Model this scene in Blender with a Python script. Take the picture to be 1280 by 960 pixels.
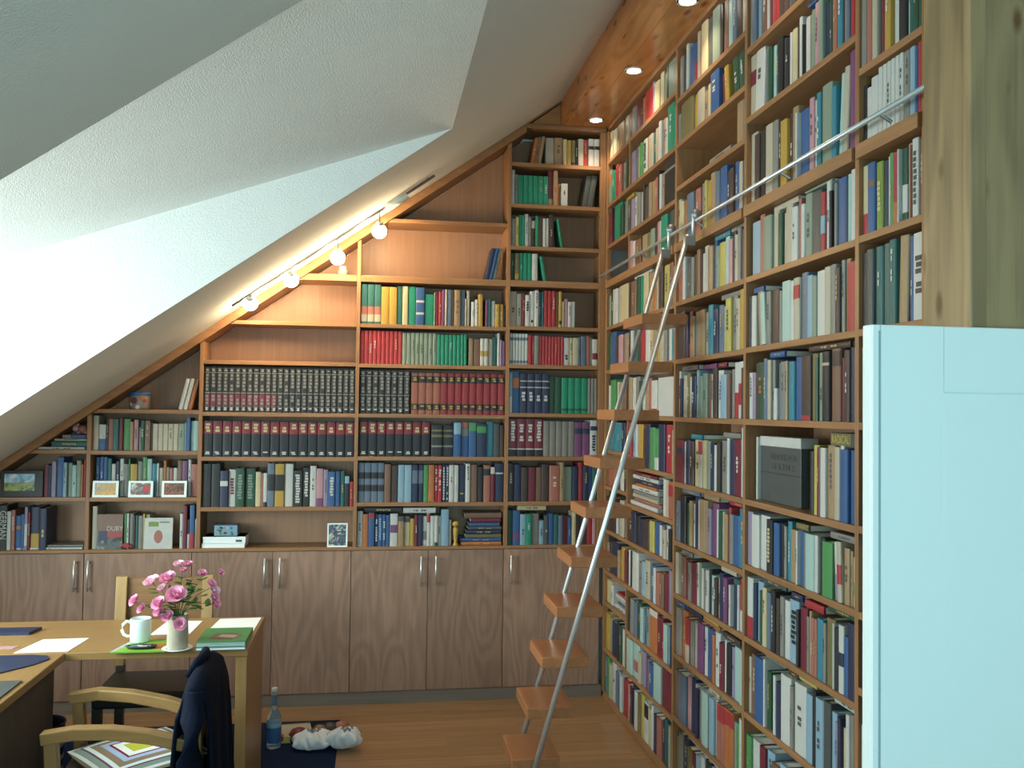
import bpy, bmesh, math, random, re
from mathutils import Vector, Matrix
random.seed(7)
for o in list(bpy.data.objects): bpy.data.objects.remove(o)
SC = bpy.context.scene
COL = SC.collection
R = math.radians
# ------------------------------------------------------------------ camera
D = 5.5                     # depth of the cabinet fronts on the back wall (m)
H = 1.7583                  # eye height
XR = 1.4085                 # front plane of the tall bookcase on the right wall
FPX = 1135.74
_y, _p, _r = R(8.5532), R(1.6166), R(-.70054)
_f = Vector((math.sin(_y)*math.cos(_p), math.cos(_y)*math.cos(_p), math.sin(_p)))
_rt = Vector((math.cos(_y), -math.sin(_y), 0)); _dn = -_rt.cross(_f)
RT = math.cos(_r)*_rt + math.sin(_r)*_dn
DN = -math.sin(_r)*_rt + math.cos(_r)*_dn
FW = _f
cam = bpy.data.cameras.new('camera'); co = bpy.data.objects.new('camera', cam); COL.objects.link(co)
cam.sensor_width = 36; cam.lens = 36*FPX/1280; cam.clip_start = .05
m = Matrix((RT, -DN, -FW)).transposed().to_4x4(); m.translation = Vector((0, 0, H)); co.matrix_world = m
SC.camera = co
def proj(P):
    v = Vector(P)-Vector((0, 0, H)); z = v.dot(FW)
    return (640+FPX*v.dot(RT)/z, 480+FPX*v.dot(DN)/z)
# ------------------------------------------------------------------ light, exposure
SC.view_settings.view_transform = 'Standard'; SC.view_settings.look = 'None'
SC.view_settings.gamma = 1; SC.view_settings.use_curve_mapping = False
SC.view_settings.exposure = 0.0
w = bpy.data.worlds.new('sky'); SC.world = w; w.use_nodes = True
bg = w.node_tree.nodes['Background']; bg.inputs[0].default_value = (.62, .82, 1, 1); bg.inputs[1].default_value = 1.6
def area(name, loc, rot, sx, sy, power, col):
    l = bpy.data.lights.new(name, 'AREA'); l.shape = 'RECTANGLE'; l.size = sx; l.size_y = sy
    l.energy = power; l.color = col
    o = bpy.data.objects.new(name, l); COL.objects.link(o); o.location = loc; o.rotation_euler = rot; return o
# daylight entering through the dormer window (left) and through the window behind the camera
area('daylight_dormer', (-2.66, 3.36, 1.52), (0, R(-90), 0), .95, 2.0, 116, (.80, .99, .98))
area('daylight_rear', (.2, -1.27, 1.58), (R(90), 0, 0), 2.2, 1.3, 62, (.48, .92, 1))

# ------------------------------------------------------------------ materials
def lin(c):
    return tuple((v/255/12.92 if v/255 <= .04045 else ((v/255+.055)/1.055)**2.4) for v in c)+(1,)
MATS = {}
def newmat(name, rough=.5, spec=.4, metal=0):
    mt = bpy.data.materials.new(name); mt.use_nodes = True
    b = mt.node_tree.nodes['Principled BSDF']
    b.inputs['Roughness'].default_value = rough; b.inputs['Specular IOR Level'].default_value = spec; b.inputs['Metallic'].default_value = metal
    MATS[name] = mt; return mt, mt.node_tree.nodes, mt.node_tree.links, b
def plain(name, rgb, rough=.5, spec=.4, metal=0, var=.08, scale=30, bump=0, bscale=60, emit=0):
    mt, N, L, b = newmat(name, rough, spec, metal)
    c = lin(rgb)
    tc = N.new('ShaderNodeTexCoord'); ns = N.new('ShaderNodeTexNoise'); ns.inputs['Scale'].default_value = scale; ns.inputs['Detail'].default_value = 3
    L.new(tc.outputs['Object'], ns.inputs['Vector'])
    mx = N.new('ShaderNodeMix'); mx.data_type = 'RGBA'
    mx.inputs[6].default_value = tuple(v*(1-var) for v in c[:3])+(1,); mx.inputs[7].default_value = tuple(min(1, v*(1+var)) for v in c[:3])+(1,)
    L.new(ns.outputs['Fac'], mx.inputs[0]); L.new(mx.outputs[2], b.inputs['Base Color'])
    if bump:
        n2 = N.new('ShaderNodeTexNoise'); n2.inputs['Scale'].default_value = bscale; n2.inputs['Detail'].default_value = 4
        L.new(tc.outputs['Object'], n2.inputs['Vector'])
        bp = N.new('ShaderNodeBump'); bp.inputs['Strength'].default_value = bump; bp.inputs['Distance'].default_value = .01
        L.new(n2.outputs['Fac'], bp.inputs['Height']); L.new(bp.outputs[0], b.inputs['Normal'])
    if emit:
        b.inputs['Emission Color'].default_value = c; b.inputs['Emission Strength'].default_value = emit
    return mt
def wood(name, rgb, axis=0, rough=.42, contrast=.22, cathedral=False, scale=1.0, knots=False):
    """grain runs along the given object axis"""
    mt, N, L, b = newmat(name, rough, .35)
    c = lin(rgb)
    tc = N.new('ShaderNodeTexCoord'); oi = N.new('ShaderNodeObjectInfo')
    sh = N.new('ShaderNodeVectorMath'); sh.operation = 'ADD'
    sc = N.new('ShaderNodeVectorMath'); sc.operation = 'SCALE'; sc.inputs['Scale'].default_value = 7
    cb = N.new('ShaderNodeCombineXYZ')
    for k in range(3): L.new(oi.outputs['Random'], cb.inputs[k])
    L.new(cb.outputs[0], sc.inputs[0]); L.new(tc.outputs['Object'], sh.inputs[0]); L.new(sc.outputs[0], sh.inputs[1])
    mp = N.new('ShaderNodeMapping'); s = [34*scale, 34*scale, 34*scale]; s[axis] = 1.6*scale; mp.inputs['Scale'].default_value = s
    L.new(sh.outputs[0], mp.inputs['Vector'])
    n1 = N.new('ShaderNodeTexNoise'); n1.inputs['Scale'].default_value = 1.4; n1.inputs['Detail'].default_value = 5; n1.inputs['Roughness'].default_value = .6
    L.new(mp.outputs[0], n1.inputs['Vector'])
    fac = n1.outputs['Fac']
    if cathedral or knots:
        mp2 = N.new('ShaderNodeMapping'); s2 = [4.2, 4.2, 4.2]; s2[axis] = .9; mp2.inputs['Scale'].default_value = s2
        L.new(sh.outputs[0], mp2.inputs['Vector'])
        n2 = N.new('ShaderNodeTexNoise'); n2.inputs['Scale'].default_value = 1.3; n2.inputs['Detail'].default_value = 1.5
        L.new(mp2.outputs[0], n2.inputs['Vector'])
        mu = N.new('ShaderNodeMath'); mu.operation = 'MULTIPLY'; mu.inputs[1].default_value = 70 if cathedral else 40
        L.new(n2.outputs['Fac'], mu.inputs[0])
        sn = N.new('ShaderNodeMath'); sn.operation = 'SINE'; L.new(mu.outputs[0], sn.inputs[0])
        ma = N.new('ShaderNodeMath'); ma.operation = 'MULTIPLY_ADD'; ma.inputs[1].default_value = .16; L.new(sn.outputs[0], ma.inputs[0]); L.new(n1.outputs['Fac'], ma.inputs[2])
        fac = ma.outputs[0]
    rp = N.new('ShaderNodeValToRGB')
    rp.color_ramp.elements[0].position = .28; rp.color_ramp.elements[1].position = .72
    rp.color_ramp.elements[0].color = tuple(v*(1-contrast) for v in c[:3])+(1,)
    rp.color_ramp.elements[1].color = tuple(min(1, v*(1+contrast)) for v in c[:3])+(1,)
    L.new(fac, rp.inputs[0])
    hv = N.new('ShaderNodeHueSaturation'); ml = N.new('ShaderNodeMath'); ml.operation = 'MULTIPLY_ADD'; ml.inputs[1].default_value = .2; ml.inputs[2].default_value = .9
    L.new(oi.outputs['Random'], ml.inputs[0]); L.new(ml.outputs[0], hv.inputs['Value']); L.new(rp.outputs[0], hv.inputs['Color'])
    out = hv.outputs[0]
    if knots:
        vo = N.new('ShaderNodeTexVoronoi'); vo.inputs['Scale'].default_value = 1.0
        mp3 = N.new('ShaderNodeMapping'); s3 = [11, 11, 11]; s3[axis] = 4.6; mp3.inputs['Scale'].default_value = s3
        L.new(sh.outputs[0], mp3.inputs['Vector']); L.new(mp3.outputs[0], vo.inputs['Vector'])
        r2 = N.new('ShaderNodeValToRGB'); r2.color_ramp.elements[0].position = .08; r2.color_ramp.elements[1].position = .2
        r2.color_ramp.elements[0].color = (.42, .30, .2, 1); r2.color_ramp.elements[1].color = (1, 1, 1, 1)
        L.new(vo.outputs['Distance'], r2.inputs[0])
        m3 = N.new('ShaderNodeMix'); m3.data_type = 'RGBA'; m3.blend_type = 'MULTIPLY'; m3.inputs[0].default_value = 1
        L.new(out, m3.inputs[6]); L.new(r2.outputs[0], m3.inputs[7]); out = m3.outputs[2]
    L.new(out, b.inputs['Base Color'])
    bp = N.new('ShaderNodeBump'); bp.inputs['Strength'].default_value = .12; bp.inputs['Distance'].default_value = .004
    L.new(n1.outputs['Fac'], bp.inputs['Height']); L.new(bp.outputs[0], b.inputs['Normal'])
    return mt
OAK = (144, 104, 70)
for ax, nm in enumerate('xyz'): wood('oak_'+nm, OAK, ax)
wood('oak_door', (146, 114, 96), 2, cathedral=True, contrast=.15)
wood('oak_back', (152, 114, 88), 2, contrast=.12)
wood('parquet', (148, 114, 80), 0, rough=.22, contrast=.16)
wood('beech_y', (146, 112, 70), 1, rough=.3, contrast=.12); wood('beech_x', (146, 112, 70), 0, rough=.3, contrast=.12); wood('beech_z', (146, 112, 70), 2, rough=.35, contrast=.12)
wood('pine_z', (142, 119, 86), 2, knots=True, contrast=.2, scale=.8); wood('pine_y', (168, 112, 64), 1, rough=.2, knots=True, contrast=.14, scale=.6)
wood('plinth_wood', (126, 112, 100), 0, contrast=.12)
wood('chair_oak', (172, 138, 92), 2, contrast=.14)
wood('dark_wood', (74, 64, 56), 2, contrast=.2)
wood('tread_wood', (160, 104, 66), 1, rough=.3, contrast=.14)
plain('plaster', (220, 221, 218), .9, .1, var=.03, scale=8, bump=.35, bscale=190)
plain('white_paint', (228, 240, 240), .35, .4, var=.01)
plain('paint_shadow', (150, 168, 172), .5, .3)
plain('steel', (214, 218, 220), .38, .5, metal=.8, var=.03)
plain('steel_dull', (165, 165, 165), .4, .5, metal=1, var=.03)
plain('bulb', (255, 226, 178), .3, .3, emit=150)
plain('lens', (255, 246, 228), .3, .3, emit=22)
plain('paper', (232, 226, 208), .8, .1, var=.06, scale=120)
plain('sheet', (238, 240, 240), .7, .2, var=.01)
plain('rug', (26, 38, 64), .95, .05, var=.2, scale=200, bump=.5, bscale=400)
plain('navy_cloth', (13, 19, 35), .9, .1, var=.15, scale=60, bump=.25, bscale=300)
plain('gold', (172, 148, 100), .4, .5, var=.05); plain('ink', (84, 78, 76), .6, .3); plain('chalk', (186, 184, 176), .6, .3)
plain('lime', (122, 172, 58), .45, .3)
plain('glass_blue', (120, 160, 180), .08, .6)
CODES = {  # code: (sRGB, plain-English colour)
 'w': ((222, 222, 216), 'white'), 'c': ((226, 206, 152), 'cream'), 'i': ((202, 190, 164), 'ivory'), 't': ((186, 146, 100), 'tan'),
 'y': ((216, 196, 84), 'yellow'), 'm': ((214, 164, 48), 'mustard'), 'o': ((212, 110, 46), 'orange'), 's': ((192, 104, 84), 'salmon'),
 'r': ((200, 38, 46), 'red'), 'd': ((128, 28, 48), 'maroon'), 'k': ((214, 150, 160), 'pink'), 'p': ((132, 62, 122), 'purple'),
 'v': ((156, 140, 178), 'lavender'), 'n': ((34, 44, 84), 'navy'), 'b': ((40, 92, 164), 'blue'), 'l': ((142, 186, 214), 'pale-blue'),
 'a': ((38, 140, 168), 'turquoise'), 'T': ((28, 104, 102), 'teal'), 'g': ((72, 164, 82), 'green'), 'e': ((16, 158, 118), 'emerald'),
 'G': ((30, 82, 56), 'dark-green'), 'L': ((136, 164, 48), 'lime'), 'f': ((128, 116, 66), 'olive'), 'B': ((140, 94, 70), 'brown'),
 'D': ((72, 50, 46), 'dark-brown'), 'h': ((142, 138, 130), 'grey'), 'H': ((76, 82, 82), 'charcoal'), 'K': ((34, 34, 38), 'black'),
 'q': ((138, 160, 138), 'sage'), 'x': ((22, 24, 36), 'midnight'), 'R': ((168, 34, 44), 'crimson'), 'F': ((178, 92, 70), 'rust'), 'J': ((150, 22, 34), 'crimson'), 'M': ((216, 196, 140), 'gold'), 'u': ((98, 120, 148), 'slate-blue'), 'z': ((178, 216, 208), 'pale-aqua')}
for k, (rgb, nm) in CODES.items():
    g = sum(rgb)/3; soft = tuple(.89*(.85*(v+.16*(g-v))+.16*(104, 96, 88)[q]) for q, v in enumerate(rgb))
    plain('cover_'+k, soft, .45, .4, var=.16, scale=25)
MAT = lambda n: MATS[n]

# ------------------------------------------------------------------ mesh helpers
class MB:
    def __init__(s): s.v = []; s.f = []; s.m = []; s.mats = []
    def mi(s, mat):
        if mat not in s.mats: s.mats.append(mat)
        return s.mats.index(mat)
    def add(s, vs, fs, mat=None, M=None):
        b = len(s.v); i = s.mi(mat) if mat else 0
        s.v += [tuple(M @ Vector(p)) for p in vs] if M else [tuple(p) for p in vs]
        for f in fs: s.f.append(tuple(b+k for k in f)); s.m.append(i)
        return s
    def box(s, x0, x1, y0, y1, z0, z1, mat=None, M=None):
        vs = [(x0,y0,z0),(x1,y0,z0),(x1,y1,z0),(x0,y1,z0),(x0,y0,z1),(x1,y0,z1),(x1,y1,z1),(x0,y1,z1)]
        return s.add(vs, [(3,2,1,0),(4,5,6,7),(0,1,5,4),(1,2,6,5),(2,3,7,6),(3,0,4,7)], mat, M)
    def prism(s, pts, a, b, axis='y', mat=None, M=None):
        """polygon in the plane across axis, extruded from a to b"""
        def P(u, v, w): return {'y': (u, w, v), 'x': (w, u, v), 'z': (u, v, w)}[axis]
        n = len(pts); vs = [P(u, v, a) for u, v in pts]+[P(u, v, b) for u, v in pts]
        fs = [tuple(range(n))[::-1], tuple(range(n, 2*n))]+[(i, (i+1) % n, n+(i+1) % n, n+i) for i in range(n)]
        return s.add(vs, fs, mat, M)
    def lathe(s, prof, n=20, mat=None, M=None, cap=True):
        vs = []; fs = []
        for r, z in prof:
            for k in range(n): a = 2*math.pi*k/n; vs.append((r*math.cos(a), r*math.sin(a), z))
        for j in range(len(prof)-1):
            for k in range(n): fs.append((j*n+k, j*n+(k+1) % n, (j+1)*n+(k+1) % n, (j+1)*n+k))
        if cap: fs.append(tuple(range(n))[::-1]); fs.append(tuple((len(prof)-1)*n+k for k in range(n)))
        return s.add(vs, fs, mat, M)
    def tube(s, path, r, n=8, mat=None, closed=False):
        P = [Vector(p) for p in path]; vs = []; fs = []; N = len(P)
        rr = r if isinstance(r, (list, tuple)) else [r]*N
        up = Vector((0, 0, 1))
        for i, p in enumerate(P):
            if closed: t = P[(i+1) % N]-P[i-1]
            else: t = P[min(i+1, N-1)]-P[max(i-1, 0)]
            t.normalize(); u = t.cross(up)
            if u.length < .05: u = t.cross(Vector((0, 1, 0)))
            u.normalize(); v = t.cross(u)
            for k in range(n): a = 2*math.pi*k/n; vs.append(p+rr[i]*(math.cos(a)*u+math.sin(a)*v))
        for i in range(N if closed else N-1):
            j = (i+1) % N
            for k in range(n): fs.append((i*n+k, i*n+(k+1) % n, j*n+(k+1) % n, j*n+k))
        if not closed: fs.append(tuple(range(n))[::-1]); fs.append(tuple((N-1)*n+k for k in range(n)))
        return s.add(vs, fs, mat)
    def mesh(s, name, mat=None):
        me = bpy.data.meshes.new(name); me.from_pydata(s.v, [], s.f)
        if s.mats:
            for q in s.mats: me.materials.append(MAT(q))
            me.polygons.foreach_set('material_index', s.m)
        elif mat: me.materials.append(MAT(mat))
        bm = bmesh.new(); bm.from_mesh(me); bmesh.ops.recalc_face_normals(bm, faces=bm.faces); bm.to_mesh(me); bm.free()
        me.update(); return me
    def obj(s, name, mat=None, parent=None, smooth=False, bevel=0):
        o = bpy.data.objects.new(name, s.mesh(name, mat)); COL.objects.link(o)
        if parent: o.parent = parent
        if smooth:
            for p in o.data.polygons: p.use_smooth = True
        if bevel:
            bv = o.modifiers.new('bevel', 'BEVEL'); bv.width = bevel; bv.segments = 2; bv.limit_method = 'ANGLE'
        return o
def link(name, me, parent=None, loc=(0, 0, 0), rot=(0, 0, 0), scale=(1, 1, 1)):
    o = bpy.data.objects.new(name, me); COL.objects.link(o); o.parent = parent
    o.location = loc; o.rotation_euler = rot; o.scale = scale; return o
def empty(name, loc=(0, 0, 0), rz=0):
    o = bpy.data.objects.new(name, None); COL.objects.link(o); o.location = loc; o.rotation_euler = (0, 0, rz); o.empty_display_size = .1; return o
def tag(o, label=None, cat=None, group=None, kind=None):
    if label: o['label'] = label
    if cat: o['category'] = cat
    if group: o['group'] = group
    if kind: o['kind'] = kind
    return o
def struct(o, label, cat): return tag(o, label, cat, kind='structure')
def text_obj(name, body, size, mat, parent, M, align='CENTER', squeeze=1):
    cu = bpy.data.curves.new(name, 'FONT'); cu.body = body; cu.size = size; cu.align_x = align; cu.align_y = 'CENTER'; cu.extrude = .0004
    t = bpy.data.objects.new(name, cu); COL.objects.link(t)
    dg = bpy.context.evaluated_depsgraph_get(); dg.update()
    me = bpy.data.meshes.new_from_object(t.evaluated_get(dg)); bpy.data.objects.remove(t)
    me.transform(M @ Matrix.Diagonal((squeeze, 1, 1, 1))); me.materials.clear(); me.materials.append(MAT(mat))
    o = bpy.data.objects.new(name, me); COL.objects.link(o); o.parent = parent; return o
def smooth(o):
    for p in o.data.polygons: p.use_smooth = True
    return o
# frames for lettering: text lies in local XY plane (x right, y up, z out)
def facing_cam(x, y, z): return Matrix.Translation((x, y, z)) @ Matrix.Rotation(R(90), 4, 'X')          # faces -Y
def facing_left(x, y, z): return Matrix.Translation((x, y, z)) @ Matrix.Rotation(R(-90), 4, 'Z') @ Matrix.Rotation(R(90), 4, 'X')  # faces -X

# ------------------------------------------------------------------ room shell
CZ = lambda x: 2.8987+.7046*x        # underside of the sloped ceiling
XL, YB, YF, XE = -2.75, 5.76, -1.3, 2.75
fl = struct(MB().box(XL-.1, XE+.1, YF-.1, YB+.1, -.12, -.02).obj('floor', 'dark_wood'), 'strip parquet floor of warm honey-coloured boards', 'floor')
PW = .135; k = 0; y = YF
plank_len = 1.35
mid = [MB().box(0, plank_len, 0, PW-.0015, -.02, 0).mesh('plank', 'parquet')]
while y < YB-.01:
    x = XL-(k*.47 % plank_len)
    yy = min(PW-.0015, YB-y)
    while x < XE:
        x0 = max(x, XL); x1 = min(x+plank_len-.0015, XE)
        if x1-x0 > .02:
            if x1-x0 > plank_len-.01 and yy > PW-.002: link('plank', mid[0], fl, (x0, y, 0))
            else: link('plank', MB().box(0, x1-x0, 0, yy, -.02, 0).mesh('plank', 'parquet'), fl, (x0, y, 0))
        x += plank_len
    y += PW; k += 1
struct(MB().box(XL-.1, XE+.1, YB, YB+.1, -.1, 3.75).obj('wall_back', 'plaster'), 'white plaster gable wall behind the oak bookcase', 'wall')
struct(MB().box(1.71, 1.81, 2.165, YB, -.1, 3.75).obj('wall_right', 'plaster'), 'white plaster side wall behind the tall bookcase', 'wall')
struct(MB().box(XE, XE+.1, YF, 2.165, -.1, 3.75).obj('wall_side', 'plaster'), 'white plaster side wall beyond the open door', 'wall')
# left knee wall with the dormer window, rear wall with a window
DY0, DY1 = 2.27, 4.47; DX = .357
dz = lambda x: 3.15+.352*(x-DX)      # dormer ceiling
lw = MB(); zk = CZ(XL)
lw.box(XL-.1, XL, YF, YB, -.1, zk+.02)
lw.box(XL-.1, XL, DY0, DY0+.08, zk, dz(XL)); lw.box(XL-.1, XL, DY1-.08, DY1, zk, dz(XL)); lw.box(XL-.1, XL, DY0, DY1, dz(XL)-.05, dz(XL)+.05)
struct(lw.obj('wall_left', 'plaster'), 'white plaster knee wall with the dormer window', 'wall')
rw = MB(); rw.box(XL, -1.0, YF-.1, YF, -.1, 3.75); rw.box(1.4, XE, YF-.1, YF, -.1, 3.75); rw.box(-1.0, 1.4, YF-.1, YF, -.1, .85); rw.box(-1.0, 1.4, YF-.1, YF, 2.3, 3.75)
struct(rw.obj('wall_rear', 'plaster'), 'white plaster rear wall with a wide window', 'wall')
def window(name, x0, x1, y0, y1, z0, z1, alongx, label):
    e = empty(name, ((x0+x1)/2, (y0+y1)/2, z0)); struct(e, label, 'window')
    f = MB(); ox, oy = e.location.x, e.location.y; t = .06
    if alongx:
        for a, b, c, d in ((x0, x1, 0, t), (x0, x1, z1-z0-t, z1-z0), (x0, x0+t, 0, z1-z0), (x1-t, x1, 0, z1-z0), ((x0+x1)/2-t/2, (x0+x1)/2+t/2, 0, z1-z0)):
            f.box(a-ox, b-ox, -.025, .025, c, d)
    else:
        for a, b, c, d in ((y0, y1, 0, t), (y0, y1, z1-z0-t, z1-z0), (y0, y0+t, 0, z1-z0), (y1-t, y1, 0, z1-z0), ((y0+y1)/2-t/2, (y0+y1)/2+t/2, 0, z1-z0)):
            f.box(-.025, .025, a-oy, b-oy, c, d)
    f.obj('window_frame', 'white_paint', e); return e
window('window_1', XL-.05, XL-.05, DY0+.08, DY1-.08, zk+.02, dz(XL)-.05, False, 'white-framed dormer window in the knee wall')
window('window_2', -1.0, 1.4, YF-.05, YF-.05, .85, 2.3, True, 'white-framed wide window in the rear wall')
# sloped ceiling with the dormer opening
FX = 1.117                          # fascia where the slope meets the wooden soffit
ce = MB()
def slab(x0, x1, y0, y1): ce.prism([(x0, CZ(x0)), (x1, CZ(x1)), (x1, CZ(x1)+.12), (x0, CZ(x0)+.12)], y0, y1, 'y')
slab(XL-.1, FX, DY1, YB+.1); slab(XL-.1, FX, YF-.1, DY0); slab(DX, FX, DY0, DY1)
struct(ce.obj('ceiling', 'plaster'), 'sloping white textured attic ceiling with a dormer opening', 'ceiling')
dc = MB(); dc.prism([(XL-.1, dz(XL-.1)), (DX, dz(DX)), (DX, dz(DX)+.1), (XL-.1, dz(XL-.1)+.1)], DY0-.05, DY1+.05, 'y')
struct(dc.obj('ceiling_dormer', 'plaster'), 'gently sloping white ceiling inside the dormer', 'ceiling')
for nm, a, b, lb in (('wall_dormer_far', DY1+.001, DY1+.06, 'bright white dormer cheek wall beside the bookcase'), ('wall_dormer_near', DY0-.06, DY0-.001, 'white dormer cheek wall on the room side')):
    ck = MB(); ck.prism([(XL-.1, CZ(XL-.1)+.12), (DX-.3, CZ(DX-.3)+.12), (DX, dz(DX)+.02), (XL-.1, dz(XL-.1)+.02)], a, b, 'y')
    struct(ck.obj(nm, 'plaster'), lb, 'wall')
# flat ceiling above and beside the soffit
struct(MB().box(FX, XE+.1, YF-.1, YB+.1, 3.685, 3.78).obj('ceiling_flat', 'plaster'), 'narrow flat white ceiling above the wooden soffit', 'ceiling')
# wooden soffit with fascia
so = struct(empty('trim_1', (1.26, 3.8, 3.53)), 'glossy orange-brown pine plank soffit above the tall bookcase', 'soffit')
SY0, SY1 = -1.29, 5.5
for x0, x1 in ((1.135, 1.248), (1.25, 1.4085)):
    MB().box(x0-1.26, x1-1.26, SY0-3.8, SY1-3.8, 0, .02).obj('plank', 'pine_y', so)
MB().box(1.117-1.26, 1.134-1.26, SY0-3.8, SY1-3.8, 0, .155).obj('fascia_board', 'pine_y', so)
MB().box(1.41-1.26, 1.71-1.26, SY0-3.8, 5.74-3.8, 0, .02).obj('plank', 'pine_y', so)
# pine partition at the near end of the tall bookcase
pp = struct(empty('wall_partition', (1.352, 1.925, 0)), 'pale knotty pine board partition at the end of the bookcase', 'wall')
MB().box(0, .02, .0, .16, 0, 3.528).obj('plank', 'pine_z', pp)
MB().box(.02, .056, .14, .16, 0, 3.528).obj('plank', 'pine_z', pp)
MB().box(-.006, .034, -.03, .0, 0, 3.528).obj('corner_post', 'pine_z', pp, bevel=.004)
x = .036
while x < XE-1.352:
    x1 = min(x+.148, XE-1.352); MB().box(x, x1-.002, -.02, 0, 0, 3.528).obj('plank', 'pine_z', pp, bevel=.003); x += .148
MB().box(.022, XE-1.352, .001, .03, 0, 3.528).obj('backing', 'pine_z', pp)
# open white door leaf
dr = struct(empty('door_1', (1.0825, 1.86, 0)), 'open white panelled door leaf standing before the pine boards', 'door')
dw = .86; dh = 1.957
MB().box(0, dw, .006, .042, .008, dh).obj('leaf', 'white_paint', dr, bevel=.003)
MB().box(.002, .0145, 0, .006, .008, dh-.002).obj('edge_strip', 'white_paint', dr)
MB().box(.0145, .0205, .003, .006, .008, dh-.014).obj('groove', 'paint_shadow', dr)
MB().box(.0205, .171, 0, .006, .008, dh-.002).obj('stile', 'white_paint', dr)
MB().box(.1725, dw-.16, 0, .006, 1.809, dh-.002).obj('top_rail', 'white_paint', dr, bevel=.001)
MB().box(dw-.158, dw, 0, .006, .008, dh-.002).obj('stile', 'white_paint', dr)
MB().box(.1725, dw-.16, .0025, .006, .02, 1.8065).obj('panel', 'white_paint', dr, bevel=.001)

# ------------------------------------------------------------------ back-wall bookcase
TH = .022; YBK = 5.735
bc = empty('bookcase', (0, D, .93)); tag(bc, 'oak bookcase under the sloping ceiling above the base cabinets', 'bookcase')
def bpart(mb, name, mat, bevel=.0015):
    for i, v in enumerate(mb.v): mb.v[i] = (v[0], v[1]-D, v[2]-.93)
    return mb.obj(name, mat, bc, bevel=bevel)
TB = .058                           # vertical thickness of the sloped top board
TOP = lambda x: min(CZ(x)-TB-.004, 3.50)
UPR = [-2.3, -1.614, -1.003, -.107, .799]
for x in UPR:
    a, b = x-TH/2, x+TH/2
    bpart(MB().prism([(a, .93), (b, .93), (b, TOP(b)), (a, TOP(a))], D, YBK, 'y'), 'upright', 'oak_z')
bpart(MB().box(1.371, 1.4085, D, D+.03, .93, 3.50), 'corner_post', 'oak_z')
bpart(MB().box(1.388, 1.4085, D+.03, YBK, .93, 3.50), 'upright', 'oak_z')
xa = .899
bpart(MB().prism([(-2.6, CZ(-2.6)-TB), (xa, CZ(xa)-TB), (xa, CZ(xa)-.012), (-2.6, CZ(-2.6)-.012)], D-.006, YBK, 'y'), 'sloped_board', 'oak_x')
bpart(MB().prism([(-2.6, CZ(-2.6)-.011), (1.1, CZ(1.1)-.011), (1.1, CZ(1.1)-.002), (-2.6, CZ(-2.6)-.002)], D-.002, YBK, 'y'), 'cover_strip', 'oak_x', 0)
bpart(MB().box(xa, 1.4085, D-.004, YBK, 3.502, 3.529), 'top_board', 'oak_x')
bpart(MB().prism([(.93, 3.531), (1.115, 3.531), (1.115, 3.666), ], D, D+.02, 'y'), 'infill_panel', 'oak_x', 0)
BAYS = {0: (-2.289, -1.625), 1: (-1.603, -1.014), 2: (-.992, -.118), 3: (-.096, .788), 4: (.81, 1.371)}
SHELF = {0: [1.499, 1.229], 1: [1.733, 1.495, 1.227], 2: [2.553, 2.264, 2.027, 1.723, 1.462, 1.169],
         3: [2.902, 2.553, 2.263, 2.023, 1.724, 1.468, 1.194], 4: [3.285, 3.028, 2.766, 2.554, 2.272, 2.036, 1.738, 1.472, 1.197]}
for b, (x0, x1) in BAYS.items():
    xr = x1 if b < 4 else 1.387
    for z in SHELF[b]:
        t = .038 if abs(z-2.553) < .01 else .023
        xl0 = max(x0, (z-CZ(0)+TB+.004)/.7046)
        if b == 4: bpart(MB().box(x0, 1.371, D, D+.03, z-t, z).box(x0, 1.388, D+.03, YBK-.006, z-t, z), 'shelf_board', 'oak_x', 0)
        else: bpart(MB().prism([(xl0-(t/.7046 if xl0 > x0 else 0), z-t), (x1, z-t), (x1, z), (xl0, z)] if xl0 > x0 else [(x0, z-t), (x1, z-t), (x1, z), (x0, z)], D, YBK-.006, 'y'), 'shelf_board', 'oak_x')
    a, c = x0-.01, xr+.01
    bpart(MB().prism([(a, .93), (c, .93), (c, TOP(c)), (max(a, min(c, .92)), TOP(max(a, min(c, .92)))), (a, TOP(a))], YBK-.006, YBK, 'y'), 'back_panel', 'oak_back', 0)
# shelf pegs catch the light at the uprights
# ------------------------------------------------------------------ base cabinets
def cabinet(x0, x1, doors, label):
    e = empty('base_cabinet', ((x0+x1)/2, D, 0)); tag(e, label, 'cabinet', 'oak base cabinets under the bookcase')
    ox = (x0+x1)/2
    MB().box(x0-ox, x1-ox, .022, .255, .075, .911).obj('body', 'oak_z', e)
    for a, b, hx in doors:
        d = MB().box(a-ox+.0015, b-ox-.0015, 0, .02, .077, .909).obj('door', 'oak_door', e, bevel=.0015)
        h = MB(); hx -= ox
        h.tube([(hx, -.03, .70), (hx, -.03, .876)], .006, 10); h.tube([(hx, -.03, .715), (hx, .002, .715)], .0045, 8); h.tube([(hx, -.03, .861), (hx, .002, .861)], .0045, 8)
        o = h.obj('handle', 'steel', d, smooth=True)
    return e
cabinet(-2.29, -1.624, [(-2.29, -1.624, -1.668)], 'oak base cabinet at the low end of the slope, past the desk corner')
cabinet(-1.623, -1.035, [(-1.623, -1.035, -1.595)], 'single-door oak base cabinet behind the high-backed desk chair')
cabinet(-1.034, -.126, [(-1.034, -.578, -.621), (-.578, -.126, -.535)], 'two-door oak base cabinet behind the vase of pink roses')
cabinet(-.125, .787, [(-.125, .330, .288), (.330, .787, .377)], 'two-door oak base cabinet facing the open parquet')
cabinet(.788, 1.388, [(.788, 1.388, .832)], 'single-door oak base cabinet behind the ladder')
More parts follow.
